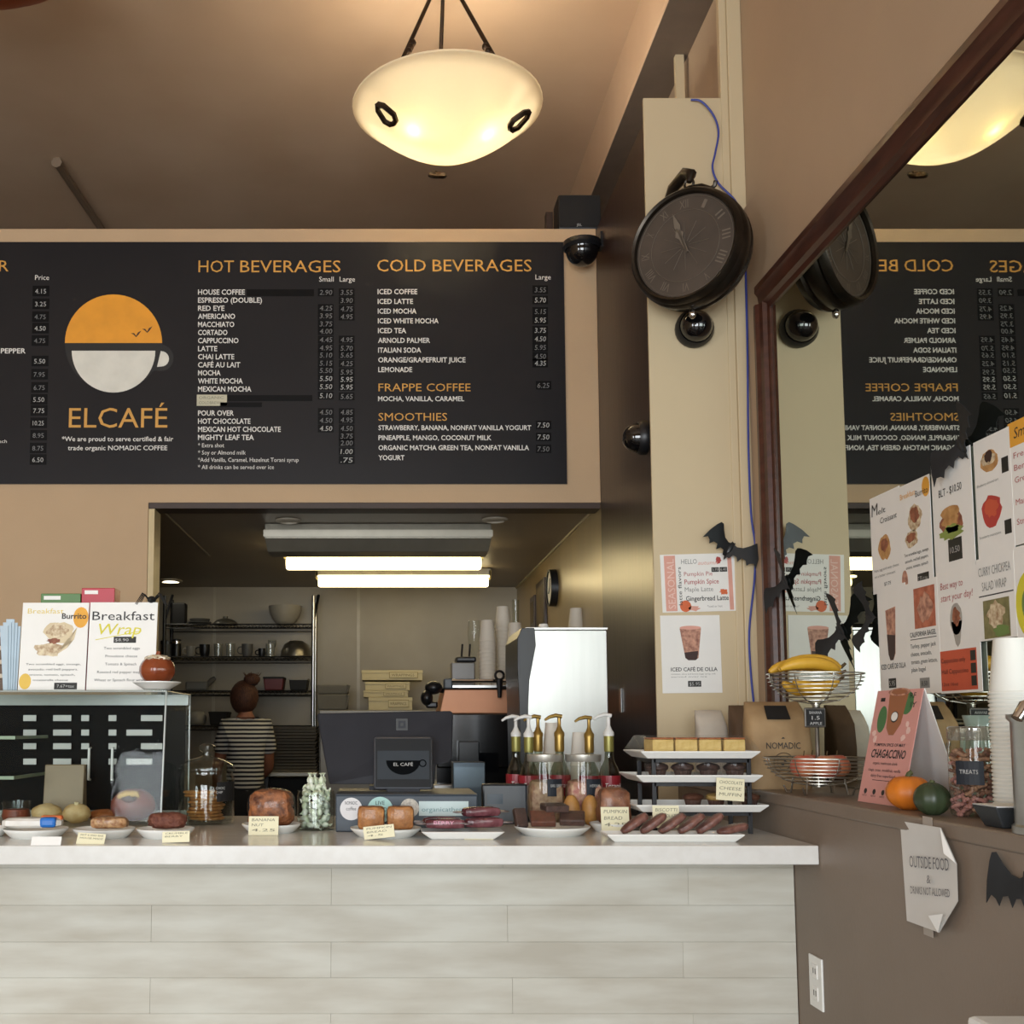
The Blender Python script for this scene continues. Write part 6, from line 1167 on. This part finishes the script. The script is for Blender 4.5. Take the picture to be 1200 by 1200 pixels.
b = MB(); b.cbox((-.012, -.02, (z1+z2)/2-.005), (25/s_, .006, 23/s_)); tg = b.build('chalk_tag', M('tag_frame', '55504a', rough=.4, metal=.4), t, 0, bevel=.003)
b = MB(); b.cbox((-.012, -.0235, (z1+z2)/2-.005), (21/s_, .002, 19/s_)); b.build('chalk_face', black_matte, tg, 0)
for st, dz in (('BANANA', .012), ('1.5', -.004), ('APPLE', -.018)): MB().text(st, (-.012, -.0255, (z1+z2)/2-.007+dz), X1, Z1, .008 if st != '1.5' else .011, .034 if st != '1.5' else .022, 'c').build('lettering', chalk, tg, 0)
banm = M('banana_peel', 'd2a533', col2='b88a26', rough=.5, scale=10); tipm = M('banana_tip', '4a3a1c', rough=.7)
for k in range(5):
    o = thing('banana', ('topmost ripe banana in the upper wire bowl', 'second ripe banana in the upper wire bowl', 'ripe banana at the back of the upper wire bowl', 'ripe banana low at the left of the upper wire bowl', 'ripe banana low at the right of the upper wire bowl')[k], 'banana', (p.x-.028+.010*(k % 2), Yk+(-.045, -.008, .03, -.05, .02)[k], LZ+z1+(.011, .019, .011, -.036, -.042)[k]), group='bananas in the upper bowl', rot=((.5, 0, -.4, .2, -.2)[k], (.06, -.04, .02, .0, .05)[k], (.08, -.05, -.15, .1, .3)[k]))
    pts = [(.088*math.sin(a_)/math.sin(1.05)*.98, 0, .05*(1-math.cos(a_))*-1.0+.02) for a_ in [-1.05+2.1*i/10 for i in range(11)]]
    if k in (3, 4): pts = [(x*.75, y, -z*.8+.012) for x, y, z in pts]
    b = MB(); b.tube(pts, [.006, .011, .0145, .0165, .0175, .0175, .0175, .0165, .0145, .010, .005], 10); b.build('peel', banm, o, 60); b = MB(); b.tube([pts[-1], (pts[-1][0]+.014, 0, pts[-1][2]+(.008 if k in (0, 2) else .012))], [.005, .004], 8); b.build('stem', tipm, o, 50)
applem = M('red_apple', 'a83c3c', col2='c98a5a', rough=.3, scale=5); applem2 = M('blush_apple', 'c08a62', col2='a84440', rough=.3, scale=6)
for k, (dx, dy, m_, lb) in enumerate(((-.048, -.02, applem, 'red apple at the left of the lower wire bowl'), (.006, -.045, applem2, 'blush yellow apple at the front of the lower wire bowl'), (.052, .0, applem, 'red apple at the right of the lower wire bowl'), (0, .045, applem, 'red apple at the back of the lower wire bowl'))):
    o = thing('apple', lb, 'apple', (p.x+dx, Yk+dy, LZ+z2-d2+.012+.01), group='apples in the lower bowl')
    prof = []
    for i in range(13): a_ = PI*i/12; r_ = .037*math.sin(a_)*(1+.08*math.cos(a_)); prof.append((r_ if 0 < i < 12 else 0, .036-.034*math.cos(a_)-(.008*(math.exp(-((PI-a_)/.35)**2)))+(.006*math.exp(-(a_/.3)**2))))
    MB().lathe(prof, 20).build('flesh', m_, o, 60); b = MB(); b.tube([(0, 0, .058), (.003, 0, .078)], .0016, 5); b.build('stem', tipm, o)
# coffee bags
kraft = M('kraft_paper', 'a68a64', col2='967a56', rough=.75, scale=14, bump=.35, bscale=9)
def kbag(label, px0, px1, ytop, Y, mat=kraft, txt=True, dz=0, d=.10, name='coffee_bag', seed=0):
    x0, x1 = atY(px0, 880, Y).x, atY(px1, 880, Y).x; zt_ = atY(px0, ytop, Y).z; x1 = min(x1, XM-.022); w2 = (x1-x0)/2; h_ = zt_-LZ
    t = thing(name, label, 'bag', ((x0+x1)/2, Y, LZ)); n = 10; rows_ = [(0, .96, 1, 0), (.08, 1, 1.05, 0), (.45, 1.0, 1.05, -.004), (.75, .97, .9, 0), (.90, .92, .5, .02), (1.0, .86, .12, .035)]
    vs = []; m_ = 16
    for f_, wx, wy, oy in rows_:
        for i in range(m_):
            a_ = 2*PI*i/m_; e_ = .45; cx = abs(math.cos(a_))**e_*math.copysign(1, math.cos(a_)); cy = abs(math.sin(a_))**e_*math.copysign(1, math.sin(a_))
            q = 1+.02*noise.noise(Vector((a_*2, f_*5, seed))); vs.append((cx*w2*wx*q, d/2+cy*d/2*wy*q+oy, f_*h_*(1+.012*noise.noise(Vector((a_, f_*3, seed+4))))))
    L_ = len(rows_); b = MB(); b.add(vs, [(j*m_+i, j*m_+(i+1) % m_, (j+1)*m_+(i+1) % m_, (j+1)*m_+i) for j in range(L_-1) for i in range(m_)]+[tuple(range(m_))[::-1], tuple((L_-1)*m_+i for i in range(m_))]); b.build('bag', mat, t, 55)
    if txt:
        yy = -d*.025-.007
        MB().text('NOMADIC', (0, yy, h_*.46), X1, Z1, h_*.075, w2*1.05, 'c', 0).build('lettering', ink2, t, 0)
        b = MB(); b.ring((0, yy, h_*.30), h_*.115, .0009, 32, 4, ax='y'); b.ring((0, yy, h_*.30), h_*.075, .0007, 28, 4, ax='y'); b.build('logo_ring', ink2, t, 0)
        b = MB(); b.add([(0, yy, h_*.345), (h_*.05, yy, h_*.30), (0, yy, h_*.255), (-h_*.05, yy, h_*.30), (0, yy, h_*.30)], [(0, 1, 4), (2, 3, 4)]); b.build('logo_mark', ink2, t, 0)
        b = MB(); b.add([(-.006, yy, h_*.575), (.006, yy, h_*.575), (0, yy, h_*.595)], [(0, 1, 2)]); b.build('arrow_mark', ink2, t, 0)
        b = MB(); b.add([(-w2*.42, .004, h_*.80), (w2*.30, .004, h_*.80), (w2*.28, d*.36, h_*.955), (-w2*.40, d*.36, h_*.955)], [(0, 1, 2, 3)]); b.add([(-w2*.42, .006, h_*.795), (w2*.30, .006, h_*.795), (w2*.28, d*.38, h_*.95), (-w2*.40, d*.38, h_*.95)], [(3, 2, 1, 0)]); b.build('black_seal', blackm, t, 0)
    return t
kbag('kraft coffee bag with black NOMADIC lettering beside the mirror', 879, 955, 822, lpt(915, 925).y, seed=1)
kbag('darker brown paper bag behind the kraft coffee bag', 862, 892, 826, 3.86, M('brown_paper', '5e4936', rough=.7, bump=.3, bscale=10), False, seed=3)
# stack of folded bags beside it and white napkin bag
kbag('white crinkled paper bag against the pillar behind the tiered stand', 819, 856, 832, 3.97, M('napkin_white', 'c9c0b2', rough=.8, bump=.4, bscale=14), False, d=.07, name='paper_bag', seed=7)
# pink standee
a = lpt(1006, 939.5); c = lpt(1052, 946); U_ = (c-a); U_.z = 0; wd_ = U_.length*1.12; U_.normalize(); N_ = Vector((U_.y, -U_.x, 0))
if N_.y > 0: N_ = -N_
lean = math.radians(13); V_ = (Z1*math.cos(lean)-N_*math.sin(lean)); NN = (N_*math.cos(lean)+Z1*math.sin(lean))
ht_ = .285
pinkm = M('salmon_pink_card', 'd59a92', rough=.6, var=.04)
s = Sheet('drink_standee', 'pink Chagaccino tent card beside the orange pumpkin', 'sign', a+Z1*.001, U_, V_, NN, wd_, ht_, pinkm, t=.002)
b = MB(); top_ = V_*ht_; foot_ = -N_*.15; b.add([U_*0+top_, U_*wd_+top_, U_*wd_+foot_, foot_, U_*0+top_-N_*.002, U_*wd_+top_-N_*.002, U_*wd_+foot_-N_*.002, foot_-N_*.002], [(0, 1, 2, 3), (7, 6, 5, 4), (0, 4, 5, 1), (3, 2, 6, 7), (1, 5, 6, 2), (0, 3, 7, 4)]); b.build('back_leg', paper, s.o, 0)
cb = M('cocoa_cup_print', 'a06848', rough=.6); gl = M('leaf_green_print', '4d7a4c', rough=.6)
s.oval(.22, .74, .10, .12, gl, 'leaf_print'); s.oval(.72, .88, .13, .10, gl, 'leaf_print'); s.poly([(.30, .98), (.72, .98), (.66, .70), (.54, .60), (.44, .60), (.36, .66)], cb, 'cup_print', 2); s.oval(.51, .98, .24, .035, flesh, 'rim_print', 3); s.oval(.51, .98, .17, .022, cb, 'drink_print', 4); s.oval(.50, .76, .08, .05, ink2, 'badge_print', 3); s.oval(.50, .762, .068, .04, paper, 'badge_print', 4)
s.text([('CHAGACCINO', .12, .40, .075, .76, 'l', .02, .15)], ink2); s.text([('PUMPKIN SPICE OF MAY', .16, .50, .028, .68, 'l', .01), ('organic mushroom drink', .20, .34, .026, .55), ('chaga, cacao, monkfruit, vanilla', .12, .28, .026, .72), ('dairy free superfood', .20, .23, .026, .54)], ink2); s.rect(.25, .20, .66, .205, ink2); s.text([('RF', .76, .92, .05, .12), ('IY', .80, .84, .05, .12), ('1', .12, .90, .035, .1)], ink2)
for k in range(4): s.oval(.14+.2*k, .10, .035, .025, ink2, 'icon_print', n=8); s.text([('KETO', .09+.2*k, .055, .016, .10)], ink2)
for k, (u, v) in enumerate(((.10, .62), (.14, .56), (.80, .70), (.84, .64), (.76, .58))): s.oval(u, v, .045, .03, M('pale_pink_doodle', 'ecc9c0'), 'doodle_print', n=6, wob=.3)
# pumpkin and squash
p = lpt(1066, 949); sc = PM(p.y); r = .046
t = thing('mini_pumpkin', 'small orange pumpkin on the ledge in front of the pink card', 'pumpkin', (p.x, p.y, LZ))
MB().ell((0, 0, r*.86), (r*1.05, r*1.05, r*.86), 48, 16, fn=lambda d: (1+.04*abs(math.cos(5*math.atan2(d.y, d.x))))*(1-.10*math.exp(-((d.z-1)/.12)**2))).build('flesh', M('pumpkin_orange', 'd27a22', col2='c0661a', rough=.45, scale=6), t); b = MB(); b.tube([(0, 0, r*1.55), (.002, 0, r*1.78), (.008, 0, r*1.85)], [.009, .006, .006], 8); b.build('stem', M('pumpkin_stem', '4d5230', rough=.7), t)
p2 = lpt(1093, 955); r2 = .036
t = thing('acorn_squash', 'dark green squash in front of the orange pumpkin', 'squash', (p2.x, p2.y, LZ)); MB().ell((0, 0, r2*.95), (r2, r2, r2*.95), 48, 16, fn=lambda d: 1+.05*abs(math.cos(5*math.atan2(d.y, d.x)))).build('flesh', M('squash_green', '2b3626', col2='3d4a30', rough=.4, scale=8), t); b = MB(); b.tube([(0, 0, r2*1.8), (.003, 0, r2*2.05)], [.007, .005], 8); b.build('stem', M('pumpkin_stem'), t)
# biscuit jar
p = lpt(1147, 957); p.x = min(p.x, XM-.09); r = .054; hj = atY(1147, 851, p.y).z-LZ
t = thing('biscuit_jar', 'clear jar full of bone shaped biscuits with black label on the ledge', 'jar', (p.x, p.y, LZ))
MB().lathe([(0, .003), (r*.95, .003), (r, .01), (r, hj-.045), (r*.93, hj-.028), (r*.93, hj-.022)], 36).build('glass', clear, t, 50); MB().lathe([(r*.95, hj-.03), (r*1.0, hj-.026), (r*1.0, hj-.004), (r*.9, hj), (0, hj)], 36).build('lid', glassM('hazy_lid', 'd8d4cc', 1.2, .08, .08, 'c9c4bc', .15), t, 50)
b = MB(); n = 6; al0 = -PI/2-.75
for i in range(n):
    a0, a1 = [al0+(k-3)*.17 for k in (i, i+1)]; b.add([((r+.001)*math.cos(a), (r+.001)*math.sin(a), z) for a, z in ((a0, hj*.36), (a1, hj*.36), (a1, hj*.62), (a0, hj*.62))], [(0, 1, 2, 3)])
lo = b.build('chalk_label', M('navy_label'), t, 40); MB().text('TREATS', Vector((math.cos(al0), math.sin(al0), 0))*(r+.003)+Z1*hj*.48, Vector((-math.sin(al0), math.cos(al0), 0)), Z1, .009, .036, 'c').build('lettering', chalk, lo, 0)
bone = MB()
bone.tube([(-.009, 0, 0), (.009, 0, 0)], .0042, 6)
for sx in (-1, 1):
    for sy in (-1, 1): bone.ell((sx*.010, sy*.0038, 0), (.0048, .0048, .0042), 6, 4)
bms = []
for nm, c_, c2_ in (('biscuit_tan', 'ab8468', '97705a'), ('biscuit_brown', '84604e', '735044'), ('biscuit_pink', 'b5837a', 'a06e68')):
    o = bone.build('bone_biscuit', M(nm, c_, c2_, rough=.8, scale=80), None); bms.append(o.data); bpy.data.objects.remove(o)
k = 0; z = .012
while z < hj-.05:
    for ring_r, cnt in ((r*.74, 8), (r*.32, 3)):
        for i in range(cnt):
            a_ = 2*PI*i/cnt+z*90; o = bpy.data.objects.new('bone_biscuit', bms[2 if z < .045 and random.random() < .7 else random.choice((0, 0, 1, 1, 2))]); COL.objects.link(o)
            o.location = (p.x+ring_r*math.cos(a_), p.y+ring_r*math.sin(a_), LZ+z+random.uniform(-.002, .002)); o.rotation_euler = (random.uniform(-.6, .6), random.uniform(-.7, .7), random.random()*6); tag(o, 'small bone shaped biscuit inside the clear jar on the ledge', 'biscuit', 'bone biscuits in the jar'); k += 1
    z += .0135
# frosted pitcher and bottle behind
t = thing('glass_pitcher', 'pale green glass pitcher behind the biscuit jar', 'pitcher', (XM-.062, p.y+.20, LZ)); MB().lathe([(0, .004), (.045, .004), (.05, .02), (.046, .13), (.034, .19), (.040, .215), (.037, .215), (.031, .19), (.042, .13), (.046, .02), (0, .01)], 28).build('glass', glassM('green_frosted', 'cfe0d8', 1.0, .1, .05, 'b9cfc4', .55), t, 50)
b = MB(); b.tube([(-.03, -.02, .19), (-.062, -.035, .18), (-.064, -.035, .10), (-.042, -.022, .06)], .006, 8); b.build('handle', MC['green_frosted'], t)
t = thing('glass_bottle', 'small glass bottle with pale yellow syrup behind the pumpkin', 'bottle', (XM-.075, lpt(1097, 940).y+.14, LZ)); MB().lathe([(0, .003), (.026, .003), (.028, .03), (.024, .06), (.012, .09), (.011, .12), (.014, .125)], 20).build('glass', clear, t, 50); MB().lathe([(0, .005), (.025, .006), (.026, .03), (.022, .055), (0, .056)], 16).build('syrup', M('pale_yellow_syrup', 'c9b060', rough=.3), t)
# paper cup stack at right
Yc_ = 2.235; xc_ = atY(1163, 780, Yc_).x+.040
zb_ = LZ; ztop = atY(1185, 748, Yc_).z; hcup = .112; sp_c = .0082
ncup = int((ztop-zb_-hcup)/sp_c)+1
cm_ = None
for k in range(ncup):
    t = MB().X if False else None
    if cm_ is None: o = cup_mesh(.046, hcup).build('paper_cup', M('white_paper_cup', 'e2e2da', rough=.6, var=.03), None, 50); cm_ = o.data
    else: o = bpy.data.objects.new('paper_cup', cm_); COL.objects.link(o)
    o.location = (xc_, Yc_, zb_+k*sp_c); tag(o, 'white paper cup in the tall upturned stack on the ledge by the right edge', 'cup', 'upturned paper cups in the stack on the ledge')
# dark food tray boat
p = lpt(1165, 971); t = thing('paper_boat_tray', 'black paper boat tray in front of the cup stack', 'tray', (XL+.062, 2.122, LZ))
b = MB(); b.frus((-.038, -.03, .045, .034), (-.056, -.040, .060, .046), 0, .040); b.build('tray', M('black_card', '2a2d30', rough=.6), t, 0, bevel=.003); b = MB(); b.frus((-.050, -.037, .055, .043), (-.054, -.039, .058, .045), .038, .042); b.build('paper_liner', paper, t, 0)
# steel drink dispenser with spigot
Yd_ = 1.99; x0 = atY(1190, 900, Yd_).x; t = thing('drink_dispenser', 'steel drink dispenser with curved spigot at the right edge', 'dispenser', (x0+.085, Yd_, LZ)); zt_ = atY(1190, 846, Yd_).z-LZ
MB().lathe([(0, 0), (.085, 0), (.085, .012), (.080, .016), (.080, zt_), (.086, zt_+.006), (.086, zt_+.014), (0, zt_+.02)], 32).build('body', steel, t, 50)
b = MB(); zs = atY(1185, 828, Yd_).z-LZ; b.tube([(-.02, -.02, zs-.02), (-.02, -.02, zs), (-.05, -.024, zs+.008), (-.080, -.028, zs+.0), (-.095, -.03, zs-.022)], [.012, .012, .012, .011, .010], 10); b.tube([(-.03, -.02, zs), (-.03, -.02, zs+.04)], [.006, .005], 8); b.ell((-.03, -.02, zs+.045), (.022, .01, .008), 12, 8); b.build('spigot', chrome, t, 50)
# white side table in the corner
t = thing('side_table', 'white side table just showing at the bottom right corner', 'table', (0, 0, 0)); zt_ = H-.40
q = atZ(1131, 1189, zt_); xt0, yt1 = q.x, q.y
b = MB(); b.box((xt0, yt1-.5, zt_-.03), (XL-.006, yt1, zt_)); b.build('table_top', M('white_laminate', 'dcdcd8', rough=.4), t, 0, bevel=.008)
for x, y in ((xt0+.03, yt1-.04), (XL-.04, yt1-.04), (xt0+.03, yt1-.46), (XL-.04, yt1-.46)):
    b = MB(); b.box((x-.015, y-.015, 0), (x+.015, y+.015, zt_-.03)); b.build('leg', M('white_laminate'), t, 0)
